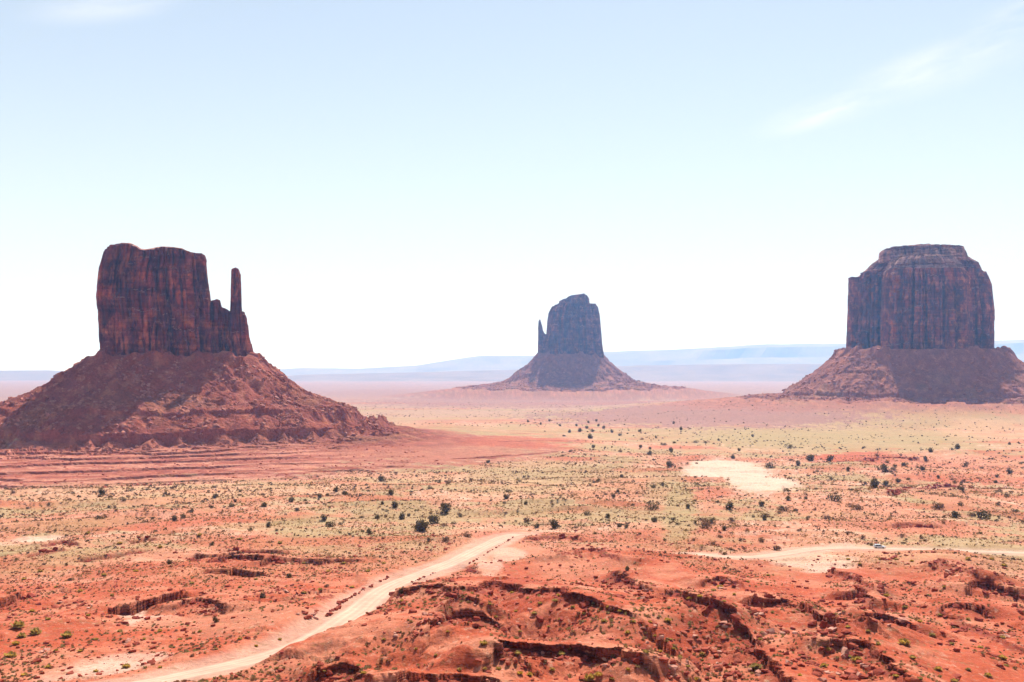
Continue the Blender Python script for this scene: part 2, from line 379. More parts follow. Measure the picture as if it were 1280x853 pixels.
# ------------------------------------------------------------------ colour of the ground (albedo), per vertex
def C(*c): return np.array(c, f4)
RED, DEEP, PINK, PALE, GRN, TAN, LAV = C(.385, .072, .030), C(.28, .038, .016), C(.46, .165, .095), C(.58, .38, .29), C(.30, .215, .10), C(.47, .26, .145), C(.25, .115, .10)
def mixc(c, d, t): return c + (d - c) * np.clip(t, 0, 1)[..., None].astype(f4)
PATCH = []   # centre, axes in metres, colour, strength, edge noise
def blob(u, v, ru, rv, colr, amt=0.9, rot=0):
    x, y = hit([u], [v]); x2, y2 = hit([u], [v - rv]); x3, y3 = hit([u], [v + rv])
    r = math.hypot(x[0], y[0]); ra = abs(math.hypot(x2[0], y2[0]) - math.hypot(x3[0], y3[0])) / 2
    if colr is GRN: amt *= .9
    if colr is TAN: amt *= .75
    PATCH.append((x[0], y[0], ru * r / F, ra, math.atan2(x[0], y[0]) + rot, colr, amt))
for a in [(905, 591, 58, 15, PALE, 1.0), (955, 604, 48, 10, PALE, 1.0), (1030, 700, 60, 14, PINK, .9), (1020, 702, 52, 12, PALE, .8), (650, 686, 30, 9, PINK, .9), (636, 694, 22, 9, PALE, .55), (612, 707, 17, 13, PALE, .55),
          (640, 760, 100, 30, DEEP, .5), (690, 820, 150, 18, DEEP, .3), (900, 750, 90, 22, RED, .9), (900, 757, 50, 10, PINK, .6), (1100, 800, 60, 14, RED, .8), (1200, 830, 110, 26, RED, .8),
          (1095, 780, 45, 6, PINK, .9), (1040, 810, 45, 18, DEEP, .4), (900, 825, 70, 24, DEEP, .5), (480, 835, 90, 18, RED, .8), (150, 828, 60, 14, PALE, .6), (110, 838, 60, 14, PALE, .6), (190, 776, 34, 7, PALE, .7),
          (205, 778, 34, 7, PINK, .9), (165, 768, 16, 6, PALE, .7), (50, 830, 60, 18, PINK, .6), (60, 805, 60, 10, RED, .6), (300, 765, 70, 16, PINK, .7), (350, 780, 60, 12, PINK, .6), (400, 748, 40, 8, PINK, .8),
          (30, 658, 60, 6, TAN, .9), (10, 690, 30, 10, GRN, .7), (50, 672, 30, 4, PALE, .8), (120, 655, 60, 6, GRN, .5), (380, 652, 50, 7, GRN, .6), (330, 658, 60, 6, GRN, .5), (120, 650, 200, 16, RED, .35),
          (150, 582, 260, 20, C(.38, .115, .07), .97), (420, 560, 200, 22, C(.36, .115, .07), .9), (560, 565, 140, 16, C(.37, .13, .08), .8), (640, 556, 70, 8, RED, .6), (500, 600, 160, 10, TAN, .4), (150, 606, 180, 8, TAN, .8), (250, 618, 200, 10, TAN, .7),
          (700, 600, 160, 22, TAN, .55), (690, 590, 110, 14, GRN, .55), (850, 640, 22, 34, GRN, .8), (835, 610, 30, 16, GRN, .6), (620, 540, 120, 6, GRN, .45), (760, 520, 120, 8, GRN, .55), (700, 518, 60, 5, LAV, .4),
          (900, 545, 190, 10, GRN, .7), (1050, 548, 170, 16, GRN, .85), (1120, 530, 160, 8, GRN, .7), (1240, 540, 60, 9, TAN, .6), (1080, 575, 60, 8, RED, .9), (1200, 585, 110, 18, PINK, .6), (1230, 600, 70, 8, RED, .5),
          (880, 523, 210, 12, LAV, .9), (960, 512, 130, 8, C(.34, .12, .09), .7), (640, 502, 200, 7, LAV, .8), (560, 490, 160, 5, LAV, .5), (1150, 622, 30, 5, GRN, .9), (1200, 624, 70, 5, PINK, .8), (1130, 660, 120, 12, PINK, .9), (1150, 662, 60, 9, RED, .35), (1060, 640, 90, 14, PINK, .6),
          (1100, 700, 160, 10, TAN, .45), (900, 715, 60, 12, RED, .7), (790, 700, 70, 12, RED, .8), (720, 705, 60, 8, PINK, .5), (1200, 720, 40, 12, DEEP, .6), (1130, 730, 70, 14, RED, .5), (1240, 770, 60, 20, RED, .5),
          (560, 770, 60, 12, RED, .7), (520, 745, 50, 10, RED, .7), (490, 765, 40, 8, PINK, .6), (540, 720, 40, 10, PINK, .5)]:
    blob(*a)
def ground_col(x, y, z, rhos, slab, rw):
    r = np.hypot(x, y); n1 = fbm(x / 90, y / 90, 4, 71); n2 = fbm(x / 16, y / 16, 4, 72, .6); n3 = fbm(x / 3, y / 3, 3, 73, .6); n4 = fbm(x / 420, y / 160, 3, 74)
    c = np.broadcast_to(RED, x.shape + (3,)).astype(f4).copy()
    c = mixc(c, PINK, sm(-0.2, 0.35, n2 + 0.4 * n1) * 0.7)
    md = sm(300, 470, r)
    cm = np.broadcast_to(C(.46, .205, .12), x.shape + (3,)).astype(f4).copy()
    cm = mixc(cm, PALE, sm(-.02, .3, n2 + .4 * n3) * .55)
    cm = mixc(cm, GRN, sm(-.1, .16, n1 + .5 * n2 + .25 * n3) * .75)
    cm = mixc(cm, RED, sm(0.0, .3, fbm(x / 120, y / 70, 4, 75)) * .65)
    c = mixc(c, cm, md)
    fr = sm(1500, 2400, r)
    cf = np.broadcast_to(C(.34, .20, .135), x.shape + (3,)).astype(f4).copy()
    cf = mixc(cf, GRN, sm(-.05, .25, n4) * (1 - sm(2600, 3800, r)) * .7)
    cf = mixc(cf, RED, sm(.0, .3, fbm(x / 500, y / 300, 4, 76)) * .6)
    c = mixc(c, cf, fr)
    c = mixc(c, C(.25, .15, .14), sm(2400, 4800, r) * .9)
    ed = 0.5 * n2 + 0.25 * n3 + 0.4 * n1
    for (px, py, a, b, rot, colr, amt) in PATCH:
        m = np.hypot(x - px, y - py) < 1.6 * max(a, b)
        if not m.any(): continue
        dx, dy = x[m] - px, y[m] - py
        lx = dx * cos(rot) - dy * sin(rot); ly = dx * sin(rot) + dy * cos(rot)
        q = np.hypot(lx / a, ly / b) + ed[m]
        if colr is PALE: q = q - .35 * ed[m]
        c[m] = mixc(c[m], colr, (1 - sm(.75, 1.1, q)) * amt)
    c = mixc(c, PINK, slab * sm(-.1, .3, n2) * (1 - sm(500, 700, r)) * .7)
    c = mixc(c, C(.20, .030, .015), FACE[-1] * .8)  # maroon ledge fronts: shade deepened in the rock colour
    for nm in BT:
        rh = rhos[nm]; R = BT[nm]['R']
        tcol = C(.27, .060, .034) if nm == 'west' else (C(.28, .092, .058) if nm == 'merrick' else C(.27, .10, .068))
        m = rh < 900
        if not m.any(): continue
        q = 1 - (sm(152, 170, rh[m] + 8 * n1[m]) * sm(-200, -120, -blocal(BT['west'], x[m], y[m])[0]) * .85 + sm(R, R * 1.7, rh[m] + 40 * n1[m])).clip(0, 1) if nm == 'west' else 1 - sm(R, R * 2.0, rh[m] + 40 * n1[m])
        cc = mixc(np.broadcast_to(tcol, x[m].shape + (3,)), PINK, sm(0, .35, n2[m]) * .5)
        cc = mixc(cc, GRN * f4(.75), sm(.05, .35, n1[m]) * .22 * sm(20, 120, rh[m]))
        if nm == 'west':     # thin shale and mudstone beds crop out on the flat apron
            zz_ = z[m] + .5 * n1[m]; bb = np.sin(zz_ * 4.1) * .5 + np.sin(zz_ * 9.7 + 1) * .3 + .5 * n2[m]
            wq = sm(165, 190, rh[m]) * (1 - sm(430, 500, rh[m] + 60 * n1[m])) * (1 - sm(100, 260, blocal(BT['west'], x[m], y[m])[0]))
            c[m] = mixc(c[m], C(.48, .20, .135), sm(.0, .5, bb) * wq * .8); c[m] = mixc(c[m], C(.25, .055, .035), sm(.0, .5, -bb) * wq * .8)
        # colour of the beds, by height
        bd = np.sin(z[m] * 1.7 + 2 * n1[m]) * .5 + .5
        cc = cc * (1 - .22 * bd * sm(R * .8, R * 1.2, rh[m]))[..., None].astype(f4)
        c[m] = mixc(c[m], cc, q)
    rd = sm(0.2, 0.9, rw)
    c = mixc(c, PALE * f4(.8), rd * .6)
    c = c * (1 + .10 * n3 + .12 * n2)[..., None].astype(f4)
    return np.clip(c, .01, .9)

# ------------------------------------------------------------------ mesh helpers
def mesh_np(name, V, Q, smooth=False, colr=None, T=None):
    me = bpy.data.meshes.new(name); V = np.ascontiguousarray(V, f4); me.vertices.add(len(V)); me.vertices.foreach_set("co", V.ravel())
    nq = 0 if Q is None else len(Q); ntr = 0 if T is None else len(T)
    loops = np.concatenate([np.asarray(Q, np.int32).ravel() if nq else np.zeros(0, np.int32), np.asarray(T, np.int32).ravel() if ntr else np.zeros(0, np.int32)])
    me.loops.add(len(loops)); me.loops.foreach_set("vertex_index", loops)
    me.polygons.add(nq + ntr)
    st = np.concatenate([np.arange(nq, dtype=np.int32) * 4, nq * 4 + np.arange(ntr, dtype=np.int32) * 3])
    me.polygons.foreach_set("loop_start", st)
    me.polygons.foreach_set("use_smooth", np.full(nq + ntr, smooth))
    me.update(calc_edges=True)
    if colr is not None:
        at = me.color_attributes.new("albedo", 'FLOAT_COLOR', 'POINT')
        at.data.foreach_set("color", np.concatenate([colr, np.ones((len(colr), 1), f4)], 1).astype(f4).ravel())
    return me
def gridq(nr, nc, wrap=False):
    i = np.arange(nr - 1)[:, None]; j = np.arange(nc if wrap else nc - 1)[None, :]
    a = i * nc + j; b = i * nc + (j + 1) % nc
    return np.stack([a, b, b + nc, a + nc], -1).reshape(-1, 4)
def link(name, me, m=None, parent=None, **props):
    o = bpy.data.objects.new(name, me); COL.objects.link(o)
    if m is not None and me is not None and not me.materials: me.materials.append(m)
    if parent is not None: o.parent = parent
    for k, v in props.items(): o[k] = v
    return o

# ------------------------------------------------------------------ materials
class Mt:
    def __init__(s, name, rough=.95):
        s.m = bpy.data.materials.new(name); s.m.use_nodes = True; s.t = s.m.node_tree; s.t.nodes.clear()
        s.o = s.n("ShaderNodeOutputMaterial"); s.b = s.n("ShaderNodeBsdfPrincipled"); s.b.inputs["Roughness"].default_value = rough
        s.b.inputs["Specular IOR Level"].default_value = 0.12
        s.l(s.b.outputs[0], s.o.inputs[0]); s.g = s.n("ShaderNodeNewGeometry"); s.tc = s.n("ShaderNodeTexCoord")
    def n(s, t, **k):
        x = s.t.nodes.new(t)
        for a, b in k.items(): setattr(x, a, b)
        return x
    def l(s, a, b): s.t.links.new(a, b)
    def noise(s, scale, detail=4, rough=.55, vec=None, stretch=None, dist=0):
        v = vec or s.g.outputs["Position"]
        if stretch:
            mm = s.n("ShaderNodeVectorMath", operation='MULTIPLY'); mm.inputs[1].default_value = stretch; s.l(v, mm.inputs[0]); v = mm.outputs[0]
        q = s.n("ShaderNodeTexNoise"); q.inputs["Scale"].default_value = scale; q.inputs["Detail"].default_value = detail; q.inputs["Roughness"].default_value = rough
        q.inputs["Distortion"].default_value = dist
        s.l(v, q.inputs["Vector"]); return q.outputs["Fac"]
    def rng(s, v, a, b, c=0., d=1.):
        q = s.n("ShaderNodeMapRange"); s.l(v, q.inputs[0])
        for i, k in enumerate((a, b, c, d)): q.inputs[i + 1].default_value = k
        return q.outputs[0]
    def mix(s, f, a, b, blend='MIX'):
        q = s.n("ShaderNodeMixRGB"); q.blend_type = blend
        for i, k in enumerate((f, a, b)):
            if hasattr(k, 'links'): s.l(k, q.inputs[i])
            elif i == 0: q.inputs[0].default_value = k
            else: q.inputs[i].default_value = tuple(k) + (1,) if len(k) == 3 else k
        return q.outputs[0]
    def math(s, op, a, b):
        q = s.n("ShaderNodeMath", operation=op)
        for i, k in enumerate((a, b)):
            if hasattr(k, 'links'): s.l(k, q.inputs[i])
            else: q.inputs[i].default_value = k
        return q.outputs[0]
    def bump(s, h, dist, st=1.0, nrm=None):
        q = s.n("ShaderNodeBump"); q.inputs["Distance"].default_value = dist; q.inputs["Strength"].default_value = st; s.l(h, q.inputs["Height"])
        if nrm: s.l(nrm, q.inputs["Normal"])
        return q.outputs[0]
def ground_mat():
    M = Mt("red_ground"); a = M.n("ShaderNodeAttribute"); a.attribute_name = "albedo"
    n1 = M.noise(1.3, 6, .65); n2 = M.noise(.12, 5, .6); n3 = M.noise(6, 3)
    c = M.mix(1.0, a.outputs["Color"], M.rng(n1, .3, .7, .78, 1.2), 'MULTIPLY')
    c = M.mix(1.0, c, M.rng(n2, .3, .7, .9, 1.1), 'MULTIPLY')
    g1 = M.noise(.42, 5, .72); g2 = M.noise(.07, 3, .6)
    c = M.mix(M.math('MULTIPLY', M.rng(g1, .54, .62), M.rng(g2, .38, .6, .15, .6)), c, (.21, .115, .05))
    c = M.mix(M.math('MULTIPLY', M.rng(M.noise(.55, 4, .7), .58, .66), .35), c, (.58, .38, .27))
    sp = M.rng(M.noise(2.3, 3, .7), .62, .70)
    c = M.mix(M.math('MULTIPLY', sp, .45), c, (.22, .06, .03))
    sp2 = M.rng(M.noise(.9, 4, .7), .60, .68)
    c = M.mix(M.math('MULTIPLY', sp2, .30), c, (.62, .40, .28))
    sx = M.n("ShaderNodeSeparateXYZ"); M.l(M.g.outputs["Normal"], sx.inputs[0]); stp = M.rng(sx.outputs[2], .85, .55)
    lay = M.noise(1.0, 3, .6, stretch=(.12, .12, 2.6)); c = M.mix(stp, c, M.mix(1.0, c, M.rng(lay, .40, .60, .45, 1.35), 'MULTIPLY'))
    M.l(c, M.b.inputs["Base Color"])
    h = M.math('ADD', M.math('ADD', n1, M.math('MULTIPLY', n3, .25)), M.math('MULTIPLY', M.math('MULTIPLY', lay, stp), 3.0))
    M.l(M.bump(h, .45, .8, M.bump(n2, 2.0, .5)), M.b.inputs["Normal"]); return M.m
def talus_mat():
    M = Mt("talus"); a = M.n("ShaderNodeAttribute"); a.attribute_name = "albedo"
    n1 = M.noise(.35, 6, .68); n2 = M.noise(.05, 4, .6)
    c = M.mix(1.0, a.outputs["Color"], M.rng(n1, .3, .7, .62, 1.35), 'MULTIPLY')
    c = M.mix(1.0, c, M.rng(n2, .3, .7, .85, 1.12), 'MULTIPLY')
    sp = M.rng(M.noise(.8, 3, .7), .62, .68); c = M.mix(M.math('MULTIPLY', sp, .35), c, (.55, .33, .25))
    M.l(c, M.b.inputs["Base Color"]); M.l(M.bump(n1, 2.2, .9), M.b.inputs["Normal"]); return M.m
def cliff_mat(name, base, dark, lite, band=.72):
    M = Mt(name)
    st = M.noise(.055, 6, .66, stretch=(1, 1, .5), dist=.6); st2 = M.noise(.33, 5, .65, stretch=(1, 1, .3)); pt = M.noise(.045, 4, .6)
    hb = M.noise(.12, 4, .6, stretch=(.12, .12, 1.6))
    c = M.mix(M.rng(st, .42, .60), base, dark)
    c = M.mix(M.math('MULTIPLY', M.rng(pt, .44, .58), M.rng(M.noise(.12, 5, .62, stretch=(1, 1, .6)), .42, .58, 0, .95)), c, lite)
    c = M.mix(M.math('MULTIPLY', M.rng(st2, .52, .66), .3), c, dark)
    dn = M.n("ShaderNodeTexNoise"); dn.inputs["Scale"].default_value = .09; dn.inputs["Detail"].default_value = 3; M.l(M.g.outputs["Position"], dn.inputs["Vector"])
    dm = M.n("ShaderNodeVectorMath", operation='MULTIPLY_ADD'); dm.inputs[1].default_value = (9, 9, 9); M.l(dn.outputs["Color"], dm.inputs[0]); M.l(M.g.outputs["Position"], dm.inputs[2])
    sv = M.n("ShaderNodeVectorMath", operation='MULTIPLY'); sv.inputs[1].default_value = (1, 1, .5); M.l(dm.outputs[0], sv.inputs[0])
    for sc_, am in ((.055, .5), (.13, .35)):
        vo = M.n("ShaderNodeTexVoronoi"); vo.inputs["Scale"].default_value = sc_; M.l(sv.outputs[0], vo.inputs["Vector"])
        sx_ = M.n("ShaderNodeSeparateXYZ"); M.l(vo.outputs["Color"], sx_.inputs[0])
        c = M.mix(am, c, M.mix(1.0, c, M.rng(sx_.outputs[0], 0, 1, .35, 1.65), 'MULTIPLY'))
    c = M.mix(1.0, c, M.rng(hb, .38, .62, band, 2 - band - .04), 'MULTIPLY')
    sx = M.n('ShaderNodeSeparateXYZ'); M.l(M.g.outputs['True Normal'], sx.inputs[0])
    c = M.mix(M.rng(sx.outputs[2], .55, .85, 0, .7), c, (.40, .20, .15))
    M.l(c, M.b.inputs["Base Color"])
    h = M.math('ADD', st2, M.math('MULTIPLY', M.noise(.5, 5, .65), .7))
    M.l(M.bump(h, 2.2, .8), M.b.inputs["Normal"]); return M.m
def leafy(m, k=.45):
    t = m.node_tree; b = [n for n in t.nodes if n.type == 'BSDF_PRINCIPLED'][0]; o = [n for n in t.nodes if n.type == 'OUTPUT_MATERIAL'][0]
    tr = t.nodes.new("ShaderNodeBsdfTranslucent"); mx = t.nodes.new("ShaderNodeMixShader"); mx.inputs[0].default_value = k
    t.links.new(b.inputs["Base Color"].links[0].from_socket, tr.inputs[0]); t.links.new(b.outputs[0], mx.inputs[1]); t.links.new(tr.outputs[0], mx.inputs[2]); t.links.new(mx.outputs[0], o.inputs[0]); return m
def simple_mat(name, col, var=.25, sc=3, rough=.9, bump=0.0, col2=None):
    M = Mt(name, rough); n = M.noise(sc, 4)
    oi = M.n("ShaderNodeObjectInfo")
    c = M.mix(1.0, col if col2 is None else M.mix(oi.outputs["Random"], col, col2), M.rng(n, .3, .7, 1 - var, 1 + var), 'MULTIPLY')
    M.l(c, M.b.inputs["Base Color"])
    if bump: M.l(M.bump(n, bump, .7), M.b.inputs["Normal"])
    return M.m
MG, MTL = ground_mat(), talus_mat()
MCW = cliff_mat("cliff_rust", (.22, .040, .025), (.095, .019, .018), (.38, .105, .045))
MCM = cliff_mat("cliff_brown", (.23, .052, .032), (.09, .024, .022), (.40, .13, .06))
MCE = cliff_mat("cliff_far", (.15, .04, .026), (.055, .02, .02), (.28, .10, .055))
MCAP = cliff_mat("cap_rock", (.33, .145, .105), (.16, .065, .05), (.45, .25, .18), .5)
MROAD = Mt("dirt_road"); _n = MROAD.noise(.5, 5, .6); _c = MROAD.mix(1.0, (1, 1, 1), MROAD.rng(_n, .3, .7, .9, 1.08), 'MULTIPLY')
_a = MROAD.n('ShaderNodeAttribute'); _a.attribute_name = 'albedo'; _c = MROAD.mix(1.0, _a.outputs['Color'], _c, 'MULTIPLY'); MROAD.l(_c, MROAD.b.inputs["Base Color"]); MROAD.l(MROAD.bump(MROAD.noise(2.5, 4), .12, .6), MROAD.b.inputs["Normal"]); MROAD = MROAD.m
MROCK = simple_mat("red_rock", (.24, .036, .019), .3, 1.2, .9, .3, (.36, .085, .048))
MROCKP = simple_mat("pale_rock", (.42, .17, .12), .3, .8, .9, .3, (.52, .27, .20))
MROCKT = simple_mat("talus_rock", (.38, .145, .10), .4, .3, .9, .3)
MLEAFD = simple_mat("juniper_leaf", (.085, .058, .02), .4, 1.5, .8, 0, (.12, .08, .03))
MLEAFB = simple_mat("dry_leaf", (.14, .065, .035), .4, 1.5, .8, 0, (.19, .10, .05))
MLEAFY = simple_mat("sage_leaf", (.50, .31, .055), .35, 1.5, .8, 0, (.36, .25, .08))
for _m in (MLEAFD, MLEAFB, MLEAFY): leafy(_m)
MBARK = simple_mat("bark", (.10, .06, .04), .3, 4)

# ------------------------------------------------------------------ ground sheet
def terrain():
    fine = np.linspace(radians(-31), radians(31), 1090)
    left = np.concatenate([np.linspace(-pi, radians(-60), 28)[:-1], np.linspace(radians(-60), radians(-31), 60)[:-1]])
    az = np.concatenate([left, fine, -left[::-1][:-1] if False else -left[::-1]])
    az = az[:-1]                       # last equals first, wrapped
    yy = np.concatenate([np.arange(930, 700, -.66), np.arange(700, 560, -.58), np.arange(560, 474, -.7), 466 + 8 * np.power(.9, np.arange(0, 22))])
    rt = np.linspace(0, 1, 4000) ** 3 * 60000 + 100
    ang = HOR - F * zbase(rt) / rt       # photo row of the smooth ground at each distance
    rr = np.interp(-yy, -ang, rt)
    rr = np.concatenate([[0.5, 3, 5.5, 6.2, 8.8, 9.5, 14, 20, 28, 36, 46, 58, 70, 84, 96], rr[rr > 104], [50000]])
    rr = np.unique(rr)
    A, R = np.meshgrid(az, rr); x = R * np.sin(A); y = R * np.cos(A)
    z = np.empty_like(x); col = np.empty(x.shape + (3,), f4)
    z, rhos, slab, rw = H(x, y, True)
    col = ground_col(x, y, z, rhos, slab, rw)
    lp = LIP[-1] * (1 - rw); V0 = (x - lp * np.sin(A), y - lp * np.cos(A))   # cap rock juts out over the softer bed below
    for nm in BT:                        # the aprons are meshes of their own: sink the sheet below them
        R_ = BT[nm]['Rm']; z = z - 9 * (1 - sm(R_ - 42, R_ - 26, rhos[nm]))
    z = z - 0.0
    V = np.stack([V0[0], V0[1], z], -1).reshape(-1, 3)
    global GAZ, GR, GZ
    GAZ, GR, GZ = az, rr, z
    Q = gridq(len(rr), len(az), True)[:, ::-1]
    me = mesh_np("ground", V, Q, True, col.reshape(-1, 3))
    link("ground", me, MG, kind="structure", label="red desert valley floor with sand flats, ledges and scrub")
terrain()
def strip(name, P, W, z0, lab):
    P = np.array(P); d = np.gradient(P, axis=0)
    # resample
    s = np.concatenate([[0], np.cumsum(np.hypot(*np.diff(P, axis=0).T))]); ss = np.arange(0, s[-1], 1.2)
    x = np.interp(ss, s, P[:, 0]); y = np.interp(ss, s, P[:, 1]); tx, ty = np.gradient(x), np.gradient(y); n = np.hypot(tx, ty); nx, ny = ty / n, -tx / n
    rows = []; cols = []
    for k in np.linspace(-1, 1, 17):
        wv = W / 2 * (1 + .08 * pn(ss / 9, ss * 0 + k, 5) + .12 * pn(ss / 30, ss * 0, 6))
        X = x + nx * wv * k; Y = y + ny * wv * k
        rows.append(np.stack([X, Y, Hs(X, Y) + z0 - .30 * (abs(k) > .95) - 0.05 * (1 - abs(k)) ** 2], -1))
        tr = max(math.exp(-((k - q) / .11) ** 2) for q in (-.62, -.25, .2, .58)); e = .10 * fbm(X / 4, Y / 4, 3, 91) + .12 * fbm(X / 20, Y / 20, 2, 92)
        b = (.80 + .26 * tr * (.75 + .5 * pn(ss / 25, ss * 0 + k, 12)) + e - .12 * max(0, abs(k) - .7) / .3)[:, None]
        cols.append(np.array([.56, .345, .255]) * b)
    V = np.array(rows).reshape(-1, 3)
    link(name, mesh_np(name, V, gridq(17, len(ss)), True, np.array(cols).reshape(-1, 3)), MROAD, kind="structure", label=lab)
strip("dirt_road", R1, W1, .14, "wide pale dirt road curving up to the far bend")
strip("dirt_road", R2, W2, .14, "narrow pale dirt road with the silver car on it")

# ------------------------------------------------------------------ buttes
def colprof(s, seed):
    i = np.floor(s); b = lambda k: k + .42 * (rnd(k, seed) - .5) * 2 * .9
    bl, b0, b1 = b(i), b(i), b(i + 1)
    cell = np.where(s < b0, i - 1, np.where(s > b1, i + 1, i))
    lo, hi = b(cell), b(cell + 1)
    f = np.clip((s - lo) / (hi - lo), 0, 1)
    return 1 - np.abs(2 * f - 1) ** 3.2, cell, np.minimum(f, 1 - f) * (hi - lo)
def piece(B, name, m, parent, left, right, top, zbot, hd, Y0=0., seed=1, res=1.5,  ex=3.2, amp=1.0, dome=1.5, slope=0., colw=(30, 8), flare=0.02, bed=0.):
    """a rock wall mass: left/right = [(row, column)...] silhouettes, top = [(column,row)...], hd = half depth in m"""
    zbot, hd, Y0, res, colw = zbot * B['k'], hd * B['k'], Y0 * B['k'], res * (B['k'] ** .5), (colw[0] * B['k'], colw[1] * B['k']); amp = amp * B['k']
    L = np.array([(bpix(B, u, v)[1], bpix(B, u, v)[0]) for v, u in left]); Rr = np.array([(bpix(B, u, v)[1], bpix(B, u, v)[0]) for v, u in right])
    T = np.array([bpix(B, u, v) for u, v in top])
    pk = 1 + Y0 / B['D']; L = L * pk; Rr = Rr * pk; T = T * pk
    L = L[np.argsort(L[:, 0])]; Rr = Rr[np.argsort(Rr[:, 0])]; T = T[np.argsort(T[:, 0])]
    zt_max = T[:, 1].max()
    per = 2 * ((Rr[0, 1] - L[0, 1]) + 2 * hd); n = int(per / res); nv = max(6, int((zt_max - zbot) / res / 1.25))
    th = np.linspace(0, 2 * pi, n, endpoint=False)
    e = 2 / ex; cu = np.sign(np.cos(th)) * np.abs(np.cos(th)) ** e; cv = np.sign(np.sin(th)) * np.abs(np.sin(th)) ** e
    # even arclength
    Wm = (Rr[0, 1] - L[0, 1]) / 2; px, py = cu * Wm, cv * hd
    s = np.concatenate([[0], np.cumsum(np.hypot(np.diff(np.append(px, px[0])), np.diff(np.append(py, py[0]))))]); S = s[-1]
    si = np.linspace(0, S, n, endpoint=False); px = np.interp(si, s, np.append(px, px[0])); py = np.interp(si, s, np.append(py, py[0]))
    nx, ny = px / Wm ** 2 * 1.0, py / hd ** 2 * 1.0; gx = np.abs(px / Wm) ** (ex - 1) * np.sign(px) / Wm; gy = np.abs(py / hd) ** (ex - 1) * np.sign(py) / hd
    gn = np.hypot(gx, gy); nx, ny = gx / gn, gy / gn
    t = np.linspace(0, 1, nv)[:, None]
    def at(fx, z):   # lateral position of fraction fx (-1..1) at height z
        l = np.interp(z, L[:, 0], L[:, 1]); r = np.interp(z, Rr[:, 0], Rr[:, 1]); return (l + r) / 2 + fx * (r - l) / 2
    fx = px / Wm
    X0 = at(fx, zbot); ztop = np.interp(at(fx, zt_max * .9 + zbot * .1), T[:, 0], T[:, 1])
    ztop = np.interp(at(fx, ztop), T[:, 0], T[:, 1]) - dome * (1 - np.abs(fx) ** 4) * .8 + .9 * fbm(si / 9, si * 0, 3, seed + 5)
    Z = zbot + (ztop - zbot)[None, :] * t
    X = at(fx[None, :], Z)
    tap = 1 - slope * t - flare * t
    Yv = py[None, :] * tap
    SS = np.broadcast_to(si[None, :], Z.shape)
    # columns, cracks, spalls, bedding (periodic seam is on the right end, hidden in a crack)
    wob = 3.0 * fbm(SS / 40, Z / 60, 2, seed + 1)
    c1, id1, e1 = colprof((SS + wob) / colw[0], seed); c2, id2, e2 = colprof((SS + wob * .7 + 1.1 * fbm(SS / 8, Z / 25, 2, seed + 2)) / colw[1], seed + 3)
    zr = (Z - zbot) / (zt_max - zbot)
    h1 = .45 + .6 * rnd(id1, seed + 7); h2 = .25 + .9 * rnd(id2, seed + 9)
    d = 4.2 * (c1 - .75) + 5.0 * (rnd(id1, seed + 4) - .5) + 1.9 * (c2 - .75) + 1.8 * (rnd(id2, seed + 6) - .5)
    d = d - 2.2 * sm(0, .012, zr - h1) * rnd(id1, seed + 8) - 1.3 * sm(0, .012, zr - h2) * rnd(id2, seed + 10)
    d = d + 1.3 * fbm(SS / 7, Z / 16, 4, seed + 11, .6) + .5 * fbm(SS / 2.2, Z / 3, 3, seed + 12)
    crk = np.exp(-(e1 * colw[0] / (1.5 + .5 * amp)) ** 2) * (.15 + .85 * sm(.35, .6, fbm(SS / 15, Z / 50, 2, seed + 30) + .5)) * (.3 + rnd(id1, 60)); crk2 = np.exp(-(e2 * colw[1] / 1.1) ** 2) * sm(.45, .75, fbm(SS / 9, Z / 40, 2, seed + 31) + .5)
    d = d - 6.5 * crk - 2.6 * crk2
    d = d + 3.4 * (rnd(id1 * 13 + np.floor(Z / 26 + 9 * rnd(id1, 50) + .3 * fbm(SS / 12, Z * 0, 2, 51)), seed) - .5) + 1.6 * (rnd(id2 * 7 + np.floor(Z / 13 + 5 * rnd(id2, 52)), seed) - .5)
    beds = np.sin(Z / 3.1 + 2 * fbm(SS / 60, Z / 20, 2, seed + 13)); d = d + .35 * np.sign(beds) * np.abs(beds) ** .4 * (1 - sm(.1, .35, zr)) + .5 * np.abs(beds) * sm(.9, 1.0, zr)
    d = d * amp - .8 * sm(.955, 1.0, zr) + bed * (rnd(np.floor((Z + 1.5 * fbm(SS / 50, SS * 0, 2, seed)) / 6.5), seed + 40) * 2 - 1.2)
    side = sm(.55, .95, np.abs(nx[None, :])); dd = d * 1.5 * (1 - side) + side * np.clip(d * .5, -1.8 * amp, .8)
    X = X + nx[None, :] * dd; Yv = Yv + ny[None, :] * dd
    rows = [np.stack([X, Yv + Y0, Z], -1)]
    # top surface: rings that shrink to the centre line
    xs = X[-1]; ys = Yv[-1]
    xm = (xs.max() + xs.min()) / 2
    for k in (0.985, .96, .92, .86, .78, .68, .56, .42, .28, .12, .0):
        xx = lerp(xs, (xs - xm) * .82 + xm, 1 - k); yk = ys * k
        zz = np.interp(xx, T[:, 0], T[:, 1]) * (1 - k) + Z[-1] * k
        zz = zz + .2 * dome * (1 - k * k) + 1.0 * fbm(xx / 9, yk / 9, 4, seed + 20) * (1 - k)
        rows.append(np.stack([xx, yk + Y0, zz], -1)[None])
    V = np.concatenate(rows, 0); nr = V.shape[0]; V = V.reshape(-1, 3)
    W = np.stack([B['c'][0] + V[:, 0] * B['el'][0] + V[:, 1] * B['er'][0], B['c'][1] + V[:, 0] * B['el'][1] + V[:, 1] * B['er'][1], V[:, 2]], 1)
    me = mesh_np(name, W - np.append(B['c'], 0), gridq(nr, n, True), False)
    # counter-clockwise outside
    return link(name, me, m, parent)
